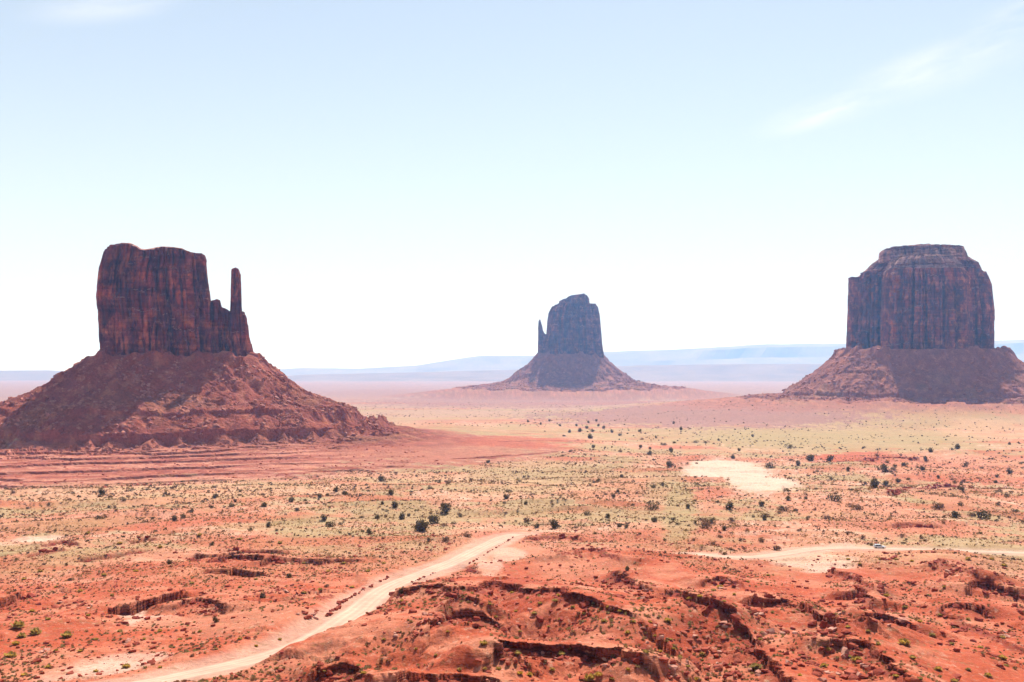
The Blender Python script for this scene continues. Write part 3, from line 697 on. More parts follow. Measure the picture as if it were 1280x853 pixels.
def apron(nm, parent, n, m):
    B = BT[nm]; R = B['Rm']
    th = np.linspace(0, 2 * pi, 2000, endpoint=False); R0 = R * .6
    # perimeter of the rounded box
    def curve(rho, n_):
        a, b, rr = B['a'] - B['rr'], B['b'] - B['rr'], B['rr'] + rho
        pts = []
        for cxx, cyy, a0 in ((a, b, 0), (-a, b, pi / 2), (-a, -b, pi), (a, -b, 1.5 * pi)):
            for q in np.linspace(0, pi / 2, 60): pts.append((cxx + rr * cos(a0 + q), cyy + rr * sin(a0 + q)))
        P = np.array(pts + [pts[0]]); s = np.concatenate([[0], np.cumsum(np.hypot(*np.diff(P, axis=0).T))]); return P, s
    Pref, sref = curve(R0, n); wt = np.where((Pref[:, 1] > B['b'] * .3), .22, 1.0)   # fewer points round the back
    cw = np.concatenate([[0], np.cumsum(np.diff(sref) * (wt[1:] + wt[:-1]) / 2)]); ss = np.interp(np.linspace(0, cw[-1], n, endpoint=False), cw, sref)
    # more points at the side that faces the viewpoint (around -Y)
    rows = []
    rhos = np.linspace(-12, R, m) if nm != 'west' else np.concatenate([np.arange(-12, 200, 1.5), np.arange(200, R, 1.25), [R]]); m = len(rhos)
    for rho in rhos:
        P, s = curve(rho, n); f = np.interp(ss, sref, np.arange(len(sref)))
        rows.append(np.stack([np.interp(f, np.arange(len(P)), P[:, 0]), np.interp(f, np.arange(len(P)), P[:, 1])], -1))
    A = np.array(rows); X, Y = A[..., 0], A[..., 1]
    x = B['c'][0] + X * B['el'][0] + Y * B['er'][0]; y = B['c'][1] + X * B['el'][1] + Y * B['er'][1]
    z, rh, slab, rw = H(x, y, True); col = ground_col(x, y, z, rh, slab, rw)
    z = z + .15 - 7 * sm(R - 16, R, rh[nm])
    V = np.stack([x - B['c'][0], y - B['c'][1], z], -1).reshape(-1, 3)
    me = mesh_np("talus_slope", V, gridq(m, n, True), False, col.reshape(-1, 3))
    return link("talus_slope", me, MTL, parent)
# rocks: a handful of block shapes
import bmesh
def rock_mesh(seed, flat=.75):
    r = random.Random(seed); bm = bmesh.new()
    for i in range(13):
        v = Vector((r.uniform(-1, 1), r.uniform(-1, 1), r.uniform(-1, 1)))
        mx = max(abs(v.x), abs(v.y), abs(v.z)) ; v = v / mx * r.uniform(.8, 1.0)
        bm.verts.new((v.x * .62, v.y * .5, v.z * .45 * flat))
    bmesh.ops.convex_hull(bm, input=bm.verts, use_existing_faces=False)
    for v in [v for v in bm.verts if not v.link_faces]: bm.verts.remove(v)
    bmesh.ops.triangulate(bm, faces=bm.faces)
    bmesh.ops.recalc_face_normals(bm, faces=bm.faces)
    bm.verts.ensure_lookup_table(); bm.verts.index_update()
    V = np.array([v.co[:] for v in bm.verts], f4); T = np.array([[v.index for v in f.verts] for f in bm.faces], np.int32); bm.free(); return V, T
ROCKS = [rock_mesh(i, .6 + .1 * (i % 5)) for i in range(10)]
def scatter(name, protos, pts, size, parent=None, mat=None, origin=(0, 0, 0), tilt=.25, seed=1, sink=.15, **props):
    """many small pieces joined into one mesh; pts Nx3, size N"""
    rr = np.random.RandomState(seed); Vs, Ts, base = [], [], 0
    pid = rr.randint(0, len(protos), len(pts))
    for k, (V, T) in enumerate(protos):
        idx = np.where(pid == k)[0]
        if not len(idx): continue
        n = len(idx); a = rr.uniform(0, 2 * pi, n); tx = rr.uniform(-tilt, tilt, n); ty = rr.uniform(-tilt, tilt, n)
        v = V[None] * size[idx][:, None, None] * rr.uniform(.8, 1.2, (n, 1, 3))
        x, y, z = v[..., 0], v[..., 1], v[..., 2]
        y, z = y * np.cos(tx)[:, None] - z * np.sin(tx)[:, None], y * np.sin(tx)[:, None] + z * np.cos(tx)[:, None]
        x, z = x * np.cos(ty)[:, None] + z * np.sin(ty)[:, None], -x * np.sin(ty)[:, None] + z * np.cos(ty)[:, None]
        x, y = x * np.cos(a)[:, None] - y * np.sin(a)[:, None], x * np.sin(a)[:, None] + y * np.cos(a)[:, None]
        p = pts[idx]; w_ = np.stack([x + p[:, 0:1], y + p[:, 1:2], z + p[:, 2:3] + (0.2 - sink) * size[idx][:, None]], -1) - np.array(origin)
        Vs.append(w_.reshape(-1, 3)); Ts.append((T[None] + (np.arange(n) * len(V))[:, None, None] + base).reshape(-1, 3)); base += n * len(V)
    me = mesh_np(name, np.concatenate(Vs), None, False, None, np.concatenate(Ts))
    return link(name, me, mat, parent, **props)
def rubble(nm, parent, n, smin, smax, mat, power=3.0):
    B = BT[nm]; rr = np.random.RandomState(len(nm)); X = rr.uniform(-B['a'] - B['R'], B['a'] + B['R'], n * 3); Y = rr.uniform(-B['b'] - B['R'] , B['b'] * .3, n * 3)
    rho = brho(B, X, Y); dens = .35 + 1.2 * fbm(X / 45, Y / 45, 3, 90)
    k = (rho > 4) & (rho < B['R'] - 18) & (rr.rand(n * 3) < dens); X, Y = X[k][:n], Y[k][:n]
    x = B['c'][0] + X * B['el'][0] + Y * B['er'][0]; y = B['c'][1] + X * B['el'][1] + Y * B['er'][1]
    sz = smin + (smax - smin) * rr.rand(len(x)) ** power
    scatter("rubble", ROCKS, np.stack([x, y, H(x, y)], 1), sz, parent, mat, (B['c'][0], B['c'][1], 0), .5, 3, kind="stuff")
def root(name, loc, **props):
    o = bpy.data.objects.new(name, None); COL.objects.link(o); o.location = loc; o.empty_display_size = 1
    for k, v in props.items(): o[k] = v
    return o
# --- the butte with the thumb
B = BT['west']
wb = root("sandstone_butte", (B['c'][0], B['c'][1], 0), label="dark rust butte, flat topped, with a tall thin thumb of rock beside it", category="butte")
piece(B, "cliff", MCW, wb, [(442, 126), (405, 124), (391, 123.5), (373, 121), (337, 125), (328, 128), (316, 131.5)],
      [(442, 266), (377, 262.5), (346, 259), (328, 257.6), (319, 255)],
      [(131, 318), (136, 312), (146, 307), (152, 304.5), (162, 305), (172, 309), (176, 312.5), (185, 312.5), (196, 310), (205, 309.3), (216, 310), (228, 311.5), (234, 314.5), (239, 317), (252, 319), (256, 323), (258, 330)],
      -12, 42, 0, 3, 1.25, amp=1.0, ex=5, dome=5.5)
piece(B, "cliff", MCW, wb, [(450, 240), (372, 240)], [(452, 317.5), (439, 316), (421, 311), (397, 309), (388, 306)],
      [(238, 368), (259.5, 366), (260.5, 369), (262, 378), (267, 377), (270, 375.8), (274, 377), (276, 385), (282, 388), (288, 390.5), (300, 390), (305, 391), (306.5, 398), (309, 410), (310.5, 424), (314, 434), (317, 441)],
      -12, 30, 4, 14, 1.2, dome=.3, amp=.8, colw=(14, 5))
piece(B, "spire", MCW, wb, [(440, 286.5), (400, 287.5), (365, 288.5), (337, 289.3)], [(440, 306), (400, 303.5), (383, 301.8), (344, 301), (339, 299.5)],
      [(289, 337.5), (291, 335.5), (294, 335), (297, 336), (299, 338), (300.5, 343)], 20, 8, -16, 23, .9, dome=0, amp=.32, ex=2.6, colw=(7, 3))
piece(B, "buttress", MCW, wb, [(446, 188.5), (410, 191)], [(446, 206), (410, 203)], [(190, 405), (194, 402), (199, 402), (203, 405)], -10, 7, -43, 31, 1.2, dome=1, amp=.35, ex=2.3, colw=(9, 4))
apron('west', wb, 640, 150)
rubble('west', wb, 5200, .8, 5.6, MROCKT)
# --- the far butte with the small thumb
B = BT['east']
eb = root("sandstone_butte", (B['c'][0], B['c'][1], 0), label="small hazy blue butte in the middle, farthest away, with a short side spire", category="butte")
piece(B, "cliff", MCE, eb, [(446, 681), (401, 684.5), (392, 686), (387, 688.5), (383, 691)], [(446, 755), (431, 752.5), (393, 749.3), (382, 746.5)],
      [(686, 388), (688, 386), (690, 384), (693, 382.3), (700, 381), (712, 380.5), (745, 381), (747, 384)], 5, 58, 0, 41, 2.0, amp=.9, ex=4, colw=(22, 8))
piece(B, "cap_rock", MCE, eb, [(386, 698.7), (376, 699)], [(386, 737), (374, 736.3), (370, 735.5)],
      [(699, 377.5), (703, 375.5), (708, 374), (711, 371.5), (715, 370.3), (723, 369), (730, 368), (733, 370), (736, 374)], 150, 30, 0, 47, 1.3, amp=.3, dome=.3, colw=(14, 6), ex=7, bed=1.5)
piece(B, "spire", MCE, eb, [(446, 672), (411, 672.6), (404, 673)], [(446, 692), (416, 690)],
      [(672.4, 410), (673, 402), (674.2, 399), (675.5, 401), (677, 406), (678.2, 412), (680.5, 417), (684, 419), (690, 419)], 5, 12, -4, 53, 1.3, amp=.3, dome=0, colw=(12, 5), ex=2.6)
apron('east', eb, 360, 90)
rubble('east', eb, 1200, 1.5, 8, MROCKP)
# --- the broad butte
B = BT['merrick']
mb = root("sandstone_butte", (B['c'][0], B['c'][1], 0), label="broad massive butte with a layered domed top and no spire", category="butte")
piece(B, "cliff", MCM, mb, [(446, 1100), (388, 1102), (350, 1104), (338, 1108)], [(446, 1216), (388, 1215), (350, 1213), (338, 1208)],
      [(1104, 345), (1108, 341), (1116, 338), (1140, 337.5), (1190, 337.5), (1204, 338), (1210, 341), (1214, 346)], 0, 70, -28, 61, 1.7, amp=1.25, ex=3.0, dome=5, colw=(24, 8))
piece(B, "cliff", MCM, mb, [(446, 1058), (425, 1058.3), (388, 1060), (350, 1060.5)], [(446, 1150), (350, 1150)],
      [(1060, 349), (1064, 347.6), (1071, 348), (1074, 345), (1082, 341), (1092, 339), (1120, 338), (1150, 338)], 0, 46, 74, 62, 1.7, amp=1.0, ex=2.7, dome=2, colw=(20, 8))
piece(B, "cliff", MCM, mb, [(446, 1180), (350, 1180)], [(446, 1242), (436, 1242), (388, 1243), (357, 1239.5), (343, 1234)],
      [(1180, 338), (1222, 338), (1232, 342), (1236, 347)], 0, 52, 58, 63, 1.7, amp=1.0, ex=2.7, dome=2, colw=(20, 8))
piece(B, "cap_rock", MCM, mb, [(350, 1076), (341, 1079.5), (330, 1090), (325, 1098)], [(346, 1233), (338, 1227), (329, 1224), (323, 1213)],
      [(1079, 337), (1084, 334), (1092, 328), (1098, 325), (1120, 323), (1205, 321), (1212, 323), (1224, 329), (1227, 334)], 165, 52, 45, 67, 1.5, amp=.6, ex=2.5, dome=1.5, slope=.12, colw=(22, 9), bed=3.5)
piece(B, "cap_rock", MCAP, mb, [(342, 1104), (330, 1110), (322, 1118)], [(342, 1208), (330, 1202), (322, 1194)],
      [(1108, 327), (1120, 322), (1150, 319), (1190, 320), (1204, 327)], 165, 52, -28, 69, 1.3, amp=.5, ex=2.4, dome=1.5, slope=.42, colw=(18, 7), bed=3.5)
piece(B, "cap_rock", MCAP, mb, [(330, 1098), (317, 1099), (314, 1103)], [(330, 1212), (317, 1208), (312, 1206)],
      [(1099, 317.5), (1102, 315), (1109, 313), (1118, 311.3), (1135, 309.8), (1150, 308.6), (1160, 307.8), (1168, 309), (1190, 309.5), (1204, 309.8), (1207.5, 313), (1208.5, 317)], 185, 48, 6, 71, 1.3, amp=.6, ex=2.8, dome=.5, slope=.1, colw=(16, 7), bed=2.8)
apron('merrick', mb, 460, 120)
rubble('merrick', mb, 2600, 1.6, 9, MROCKT)

# ------------------------------------------------------------------ distant mesas
def mesa(name, pts, D, depth, m, lab, seed):
    u = np.linspace(pts[0][0], pts[-1][0], 240); v = np.interp(u, [p[0] for p in pts], [p[1] for p in pts])
    dx, dy, dz = ray(u, v); x = dx / dy * D; zt = dz / dy * D
    zt = zt + .02 * np.maximum(zt + 100, 0) * fbm(u / 30, u * 0, 4, seed)
    zb_ = zbase(D) - 12
    rows = []
    for yo, h in ((-depth * .75, 0.0), (-depth * .5, .22), (-depth * .32, .42), (-depth * .2, .6), (-depth * .08, .9), (0, 1.0), (depth * .8, .97), (depth, 0)):
        z = zb_ + (zt - zb_) * h; yv = D + yo + depth * .12 * fbm(x / 1500, x * 0 + yo / 800, 4, seed + 3) * (0 if h in (1.0,) else 1)
        k = yv / D
        rows.append(np.stack([x * k, yv, z * (1 if h < 1 else 1)], -1))
    V = np.array(rows).reshape(-1, 3)
    return link(name, mesh_np(name, V, gridq(8, len(u)), False), m, kind="structure", label=lab)
MDM = simple_mat("mesa_rock", (.19, .13, .11), .2, .002, .95)
mesa("distant_mesa", [(-700, 470), (-200, 466), (-20, 463.5), (60, 463), (92, 464.5), (130, 470), (150, 474)], 15000, 3000, MDM, "pale blue flat mesa on the skyline beyond the nearest butte", 1)
mesa("distant_mesa", [(300, 470), (345, 462), (380, 460), (450, 461), (520, 457), (570, 449), (600, 445), (650, 445), (700, 444), (740, 441), (790, 438.5), (830, 437.5), (890, 435), (950, 431), (1010, 430), (1060, 429.5), (1200, 428), (1300, 424), (1500, 426), (1900, 440), (2400, 466)], 21000, 4000, MDM, "long high mesa on the skyline behind the middle and broad buttes", 2)
mesa("distant_mesa", [(330, 473), (380, 468.5), (500, 466), (620, 463), (800, 457), (900, 455.5), (1050, 455), (1230, 450), (1500, 452), (1900, 464), (2200, 472)], 13500, 2600, MDM, "low blue bench in front of the long skyline mesa", 3)
# ------------------------------------------------------------------ surface lookup (the built sheet itself)
def Hg(x, y):
    x = np.asarray(x, float); y = np.asarray(y, float)
    a = np.arctan2(x, y); r = np.hypot(x, y)
    i = np.clip(np.searchsorted(GAZ, a) - 1, 0, len(GAZ) - 2); j = np.clip(np.searchsorted(GR, r) - 1, 0, len(GR) - 2)
    fa = (a - GAZ[i]) / (GAZ[i + 1] - GAZ[i]); fr = (r - GR[j]) / (GR[j + 1] - GR[j])
    return (GZ[j, i] * (1 - fa) + GZ[j, i + 1] * fa) * (1 - fr) + (GZ[j + 1, i] * (1 - fa) + GZ[j + 1, i + 1] * fa) * fr
def slope_away(x, y, e=.8):
    return Hg(x, y + e) - Hg(x, y - e)
# ------------------------------------------------------------------ plants
def leafcloud(seed, n, lobes, ls, flat=.8, tri=True):
    """crown of n small leaf faces on and inside a few lobes; unit radius"""
    r = np.random.RandomState(seed); V = []; T = []
    lb = [(r.uniform(-.45, .45), r.uniform(-.45, .45), r.uniform(.25, .75) * flat, r.uniform(.32, .6)) for _ in range(lobes)]
    for i in range(n):
        cx, cy, cz, cr = lb[r.randint(lobes)]
        d = r.normal(size=3); d /= np.linalg.norm(d); rad = cr * r.uniform(.55, 1.08)
        p = np.array([cx, cy, cz]) + d * rad * np.array([1, 1, .85])
        if p[2] < .03: p[2] = abs(p[2]) * .5 + .03
        a = r.normal(size=3); a /= np.linalg.norm(a); b = np.cross(a, d); b /= np.linalg.norm(b) + 1e-6
        s = ls * r.uniform(.6, 1.3); k = len(V)
        V += [p - a * s, p + a * s * .4 - b * s * .8, p + a * s + b * s * .1, p + a * s * .2 + b * s * .9]; T += [(k, k + 1, k + 2), (k, k + 2, k + 3)]
    return np.array(V, f4), np.array(T, np.int32)
def tuft(seed, n=16):
    """low dome of blades fanning out of the ground"""
    r = np.random.RandomState(seed); V = []; T = []
    for i in range(n):
        a = r.uniform(0, 2 * pi); el = r.uniform(.25, 1.45); L = r.uniform(.45, .62)
        d = np.array([cos(a) * cos(el), sin(a) * cos(el), sin(el) * .95]); s = np.array([-sin(a), cos(a), 0]) * r.uniform(.10, .2)
        base = np.array([cos(a), sin(a), 0]) * .12; k = len(V)
        V += [base - s * .5, base + s * .5, base + d * L * .7 + s, base + d * L, base + d * L * .7 - s]; T += [(k, k + 1, k + 2), (k, k + 2, k + 4), (k + 4, k + 2, k + 3)]
    return np.array(V, f4), np.array(T, np.int32)
def stems(seed):
    r = random.Random(seed); V = []; T = []
    for i in range(5):
        a = r.uniform(0, 2 * pi); e = r.uniform(.5, 1.3); L = r.uniform(.5, .8) if i else .8
        d = Vector((cos(a) * cos(e), sin(a) * cos(e), sin(e))); p0 = Vector((r.uniform(-.05, .05), r.uniform(-.05, .05), -.15)); rad = .075
        u = d.orthogonal().normalized(); w2 = d.cross(u)
        mid = p0 + d * L * .5 + Vector((r.uniform(-.08, .08), r.uniform(-.08, .08), 0)); rings = [(p0, rad), (mid, rad * .6), (p0 + d * L, rad * .2)]
        k = len(V)
        for p, q in rings:
            for s in range(5): V.append(tuple(p + (u * cos(s * 2 * pi / 5) + w2 * sin(s * 2 * pi / 5)) * q))
        for g in range(2):
            for s in range(5):
                a0 = k + g * 5 + s; a1 = k + g * 5 + (s + 1) % 5; T += [(a0, a1, a1 + 5), (a0, a1 + 5, a0 + 5)]
    return np.array(V, f4), np.array(T, np.int32)
def cheap(seed, n=9):
    r = np.random.RandomState(seed); V = []; T = []
    for i in range(n):
        a = r.uniform(0, 2 * pi); el = r.uniform(.1, 1.4); d = np.array([cos(a) * cos(el), sin(a) * cos(el), sin(el) * .8]); sd = np.array([-sin(a), cos(a), .3]) * r.uniform(.16, .3)
        c = d * r.uniform(.2, .42); k = len(V); V += [c - sd, c + sd, c + d * r.uniform(.15, .3) + np.array([0, 0, .1])]; T.append((k, k + 1, k + 2))
    return np.array(V, f4), np.array(T, np.int32)
CROWN = [mesh_np("crown", *(lambda q: (q[0], None, False, None, q[1]))(leafcloud(100 + i, 420, 5, .085))) for i in range(4)]
BRUSH = [mesh_np("brush", *(lambda q: (q[0], None, False, None, q[1]))(leafcloud(200 + i, 240, 4, .075, .6))) for i in range(3)]
STEM = [mesh_np("trunk", *(lambda q: (q[0], None, False, None, q[1]))(stems(i))) for i in range(3)]
TUFTS = [tuft(300 + i) for i in range(5)]
TUFT2 = [cheap(500 + i) for i in range(8)]
SAGE = [mesh_np("sage", *(lambda q: (q[0], None, False, None, q[1]))(tuft(400 + i, 46))) for i in range(4)]
for me in CROWN: me.materials.append(MLEAFD)
for me in STEM: me.materials.append(MBARK)
BRUSHB = [m.copy() for m in BRUSH]; BRUSHD = [m.copy() for m in BRUSH]
for me in BRUSHB: me.materials.append(MLEAFB)
for me in BRUSHD: me.materials.append(MLEAFD)
for me in SAGE: me.materials.append(MLEAFY)
# landmarks by which one can point to a plant: column, row, words
LM = [(640, 668, "the far end of the curving road"), (529, 654, "the biggest bush"), (905, 592, "the bare pale sand patch"), (1100, 686, "the silver car"), (1150, 610, "the dark undercut wash bank"),
      (1215, 628, "the green wash"), (880, 652, "the bushes below the sand patch"), (730, 535, "the far trees under the middle butte"), (560, 605, "the open flat in the middle"),
      (816, 620, "the shallow green gully"), (150, 612, "the striped butte foot"), (350, 628, "the flat below the spire"), (225, 645, "the pale left wash"), (300, 705, "the broken red ledges"),
      (190, 750, "the black hollow under a slab"), (30, 795, "the sandy corner with slabs"), (430, 760, "the stone lined road bend"), (500, 735, "the small road knoll"), (690, 750, "the steep red hillside"),
      (600, 833, "the lowest red ledges"), (740, 840, "the bottom edge ledge"), (780, 785, "the boulder slope"), (900, 740, "the smooth red slab"), (900, 825, "the boulder field"),
      (1050, 820, "the piled boulders"), (1130, 800, "the smooth red dome"), (1250, 820, "the pink slickrock corner"), (1110, 745, "the hollow of broken rock"), (1240, 735, "the round dark cave"), (1110, 580, "the red rise"),
      (1200, 570, "the far scrub flat"), (1010, 575, "the ground behind the sand patch"), (950, 683, "the narrow road where it starts"), (700, 600, "the speckled middle flat"), (760, 645, "the slope beyond the hillside"), (1060, 650, "the pale slope above the car")]
def nearmark(u, v):
    d = [((u - a) / 1.0) ** 2 + ((v - b) * 1.6) ** 2 for a, b, c in LM]; k = int(np.argmin(d)); a, b, c = LM[k]
    du, dv = u - a, v - b
    if abs(du) < 9 and abs(dv) < 7: rel = "at"
    elif abs(dv) * 2.0 > abs(du): rel = "beyond" if dv < 0 else "just below"
    else: rel = "to the left of" if du < 0 else "to the right of"
    return k, rel, c
RANK = ["largest", "second largest", "third largest", "fourth largest", "fifth largest", "sixth largest"]
PLANTS = {}
def plant_labels(items, noun, colour_of, grp):
    """items: list of (object, u, v, size); gives each a label that singles it out"""
    buckets = {}
    for it in items:
        k, rel, c = nearmark(it[1], it[2]); buckets.setdefault((colour_of(it), rel, c), []).append(it)
    for (colr, rel, c), L in buckets.items():
        L.sort(key=lambda t: -t[3])
        for i, it in enumerate(L):
            if len(L) == 1: s = f"{colr} {noun} {rel} {c}"
            elif i < len(RANK): s = f"{RANK[i]} {colr} {noun} {rel} {c}"
            else: s = f"small {colr} {noun} {rel} {c}"
            it[0]["label"] = s; it[0]["group"] = grp
# columns, row of the foot, width in photo pixels, kind (d dark, b brown, s low dark brush)
SH = """475 602 9 d;420 615 8 d;432 619 8 s;440 622 6 s;488 616 6 d;538 612 9 s;561 605 9 b;494 635 12 d;557 641 15 d;633 624 9 d;657 631 7 d;472 649 8 d;427 656 8 s;452 648 8 s;502 649 11 d;529 664 22 d;540 655 15 d;462 668 9 d;
536 677 11 s;557 676 12 b;585 672 14 b;557 658 10 b;626 658 7 s;672 660 7 d;692 660 12 d;659 652 12 b;732 644 12 s;760 648 8 d;818 653 9 d;816 637 18 s;767 622 8 d;836 583 10 d;776 597 6 d;828 607 10 s;817 610 9 s;813 568 6 d;813 562 4 d;
610 579 6 d;625 577 8 s;648 561 4 d;742 560 5 d;774 545 8 s;695 567 5 d;851 538 5 d;784 660 6 d;489 619 8 d;851 537 5 d;870 554 7 s;883 554 7 s;924 564 5 d;916 573 7 d;986 560 10 s;1015 576 11 d;1037 577 9 d;990 576 6 s;997 582 8 d;964 585 15 s;
981 614 9 s;1163 565 7 d;1197 562 8 d;1190 563 6 s;1157 576 7 d;1154 588 6 d;1146 585 5 s;1129 583 6 d;1106 590 13 d;1098 588 8 s;1093 610 14 d;1109 608 8 d;1123 603 7 d;1135 600 7 s;1205 584 9 s;1226 586 6 s;1246 597 5 d;1262 556 4 d;1041 626 17 s;
1172 636 18 b;1194 648 12 d;1225 647 23 s;1214 645 12 b;1180 654 7 b;1129 670 7 b;1059 668 10 b;1077 674 10 b;1032 649 10 b;1072 637 16 b;1064 634 10 b;913 637 13 d;882 653 16 b;880 660 18 b;916 651 12 b;957 647 15 b;952 633 8 d;982 639 15 s;994 639 9 s;
860 635 7 d;953 678 12 b;970 688 14 b;913 688 7 s;904 694 10 s;1201 632 9 s;1247 632 6 s;1113 680 6 s;1130 680 7 s;1090 682 6 s;359 597 9 d;127 619 10 d;163 614 7 s;207 618 9 s;184 613 6 s;156 626 8 s;16 617 8 b;113 599 8 s;176 605 6 s;269 610 8 s;330 634 9 d;
365 628 8 d;382 627 8 s;400 622 8 d;431 618 7 d;264 635 8 s;289 634 11 s;240 640 6 d;458 583 5 d;371 639 6 d;392 637 6 s;230 648 12 s;218 652 9 d;238 641 8 s;212 706 8 d;88 726 9 s;335 659 7 d;313 663 9 s;413 658 16 s;405 650 10 d;125 649 10 s;190 649 7 s;
270 778 9 d;328 748 11 d;408 734 9 b;360 722 8 d;265 682 7 d;502 741 9 d;784 713 7 d;345 664 7 s;300 655 6 s;70 664 6 s;20 700 7 s;690 553 5 d;705 547 5 d;712 541 5 d;725 540 6 d;733 536 5 d;741 540 5 d;748 533 4 d;755 536 5 d;720 533 4 d;700 533 4 d;765 541 5 d;
735 529 4 d;745 527 4 d;687 527 4 d;676 531 4 d;660 528 4 d;800 540 4 d;820 548 4 d;842 530 4 d;898 551 4 d;940 546 4 d;1080 560 5 s;1040 600 7 s;1060 588 6 d;1022 590 6 s;1250 615 7 s;1268 640 8 s;1190 600 6 s;1172 598 5 d;590 600 6 s;600 620 5 s;650 602 6 s;705 612 6 s;
718 590 5 s;742 604 6 s;690 632 6 s;580 588 5 s;520 596 5 s;545 580 4 d;300 620 6 s;60 632 7 s;90 618 6 s;35 636 6 s;720 660 6 s;745 668 7 s;800 668 6 s;830 676 7 s;856 664 7 b;842 650 8 s;790 632 7 s;870 606 7 s;850 586 6 s;840 566 5 d;870 580 5 s;1245 652 7 s;1010 650 7 s;1000 664 7 b;
985 660 6 s;935 664 8 b;925 676 8 b;900 672 9 b;890 680 9 b;868 676 8 b;1020 612 6 s;1008 624 6 s;1090 644 6 s;1110 650 6 s""".replace("\n", "")
def place_shrubs():
    L = [t.split() for t in SH.split(";") if t.strip()]; rq = random.Random(77)
    for cu, cv, ru, rv, n in ((885, 655, 40, 12, 7), (960, 640, 40, 12, 8), (1200, 600, 70, 16, 10), (505, 645, 60, 16, 8), (700, 620, 60, 20, 8), (350, 625, 70, 12, 6), (790, 560, 70, 14, 9), (1130, 585, 60, 14, 8), (600, 640, 40, 14, 5), (800, 660, 40, 12, 6), (190, 640, 90, 12, 6)):
        for _ in range(n): L.append((cu + rq.gauss(0, .6) * ru, cv + rq.gauss(0, .6) * rv, rq.choice((5, 5, 6, 7, 8)), rq.choice("dssb")))
    u = np.array([float(t[0]) for t in L]); v = np.array([float(t[1]) for t in L]); s = np.array([float(t[2]) for t in L])
    x, y = hit(u, v, Hg); z = Hg(x, y); items = {'d': [], 's': [], 'b': []}
    for i, t in enumerate(L):
        k = t[3]; wid = s[i] * math.hypot(x[i], y[i]) / F * .5 * 1.3; r = random.Random(i)
        o = root("juniper_tree" if k == 'd' else "desert_shrub", (x[i], y[i], z[i] - .08), category="tree" if k == 'd' else "shrub")
        cm = (CROWN[i % 4] if k == 'd' else (BRUSHD if k == 's' else BRUSHB)[i % 3])
        link("crown", cm, None, o); link("trunk", STEM[i % 3], None, o)
        o.scale = (wid, wid * r.uniform(.85, 1.1), wid * (r.uniform(1.15, 1.5) if k == 'd' else r.uniform(.8, 1.05)))
        o.rotation_euler = (0, 0, r.uniform(0, 6.28)); items[k].append((o, u[i], v[i], s[i]))
    plant_labels(items['d'], "juniper", lambda t: "dark green", "dark junipers dotted over the valley")
    plant_labels(items['s'], "shrub", lambda t: "olive", "low olive shrubs dotted over the valley")
    plant_labels(items['b'], "shrub", lambda t: "dry brown", "dry brown shrubs dotted over the valley")
place_shrubs()
# yellow green tufts in the foreground: columns, row of the foot, width
SG = """502 752 6;694 752 8;668 768 7;755 778 8;785 792 7;820 796 7;647 819 9;623 837 8;605 837 7;574 838 7;650 843 8;662 845 8;737 851 15;748 845 10;702 820 10;711 812 7;807 817 8;834 777 9;604 806 10;690 838 7;697 745 6;675 755 6;
875 747 7;862 749 7;900 735 8;892 739 7;1130 806 13;1165 795 8;1253 824 9;1258 833 6;1141 824 8;1036 815 11;1071 826 12;1062 822 8;945 836 15;878 820 9;1173 838 8;1193 853 9;1030 834 9;1108 746 8;1131 760 6;1253 798 7;12 822 13;27 797 10;44 793 12;20 806 8;
83 797 12;158 835 10;22 785 14;405 840 9;350 800 5;320 808 5;560 790 5;590 742 5;610 746 5;640 742 6;660 748 5;645 765 5;620 772 5;632 787 5;650 790 5;612 756 6;585 764 5;716 760 6;730 768 5;742 755 5;700 775 5;686 784 5;792 778 6;800 764 5;775 765 6;
760 760 5;812 778 5;870 850 8;860 834 6;842 812 6;850 822 6;838 800 6;825 815 6;765 850 7;785 838 6;770 812 5;545 820 5;520 812 5;480 800 5;455 842 7;470 850 6;440 850 6;448 833 6;950 800 5;905 752 5;918 744 5;1000 845 6;1010 822 6;1060 785 6;
1085 790 6;1098 806 6;1120 846 7;1150 850 7;1210 838 7;1235 846 8;1225 810 6;1190 806 6;1175 770 6;1210 775 5;1150 778 6;1160 745 5;1180 735 5;1210 700 6;1240 700 6;1255 708 6;1140 702 5;1120 700 5;1100 700 5;1060 700 5;1075 706 5;960 720 5;935 728 5;
300 800 6;270 812 5;250 790 5;225 800 6;200 790 6;180 800 5;150 790 6;120 800 6;100 815 6;70 815 6;60 835 7;120 840 6;30 845 7;200 835 5;40 765 6;60 775 6;110 770 5;140 745 5;100 740 6;70 735 5;30 725 6;50 715 6;130 720 6;170 715 6;240 730 6;340 735 5;
380 742 6;400 738 6;300 735 5;320 725 5;440 735 6;460 715 6;480 705 5;430 705 6;410 715 5;380 705 6;350 680 6;300 675 6;250 670 6;200 685 6;150 680 6;110 668 6""".replace("\n", "")
def place_sage():
    L = [t.split() for t in SG.split(";") if t.strip()]; A = np.array(L, float); x, y = hit(A[:, 0], A[:, 1], Hg); z = Hg(x, y); it = []
    for i in range(len(A)):
        wid = A[i, 2] * math.hypot(x[i], y[i]) / F * 1.05; r = random.Random(900 + i)
        o = link("sagebrush", SAGE[i % 4], None, None, category="bush"); o.location = (x[i], y[i], z[i] - .05); o.rotation_euler = (0, 0, r.uniform(0, 6.28))
        o.scale = (wid, wid, wid * r.uniform(.8, 1.15)); it.append((o, A[i, 0], A[i, 1], A[i, 2]))
    plant_labels(it, "clump", lambda t: "yellowish sage", "yellow green sage clumps on the red rock")
place_sage()
# ------------------------------------------------------------------ boulders
RM = []
for i, (V, T) in enumerate(ROCKS):
    me = mesh_np("boulder", V, None, False, None, T); me.materials.append(MROCK); RM.append(me)
RMP = [m.copy() for m in RM]
for m in RMP: m.materials.clear(); m.materials.append(MROCKP)
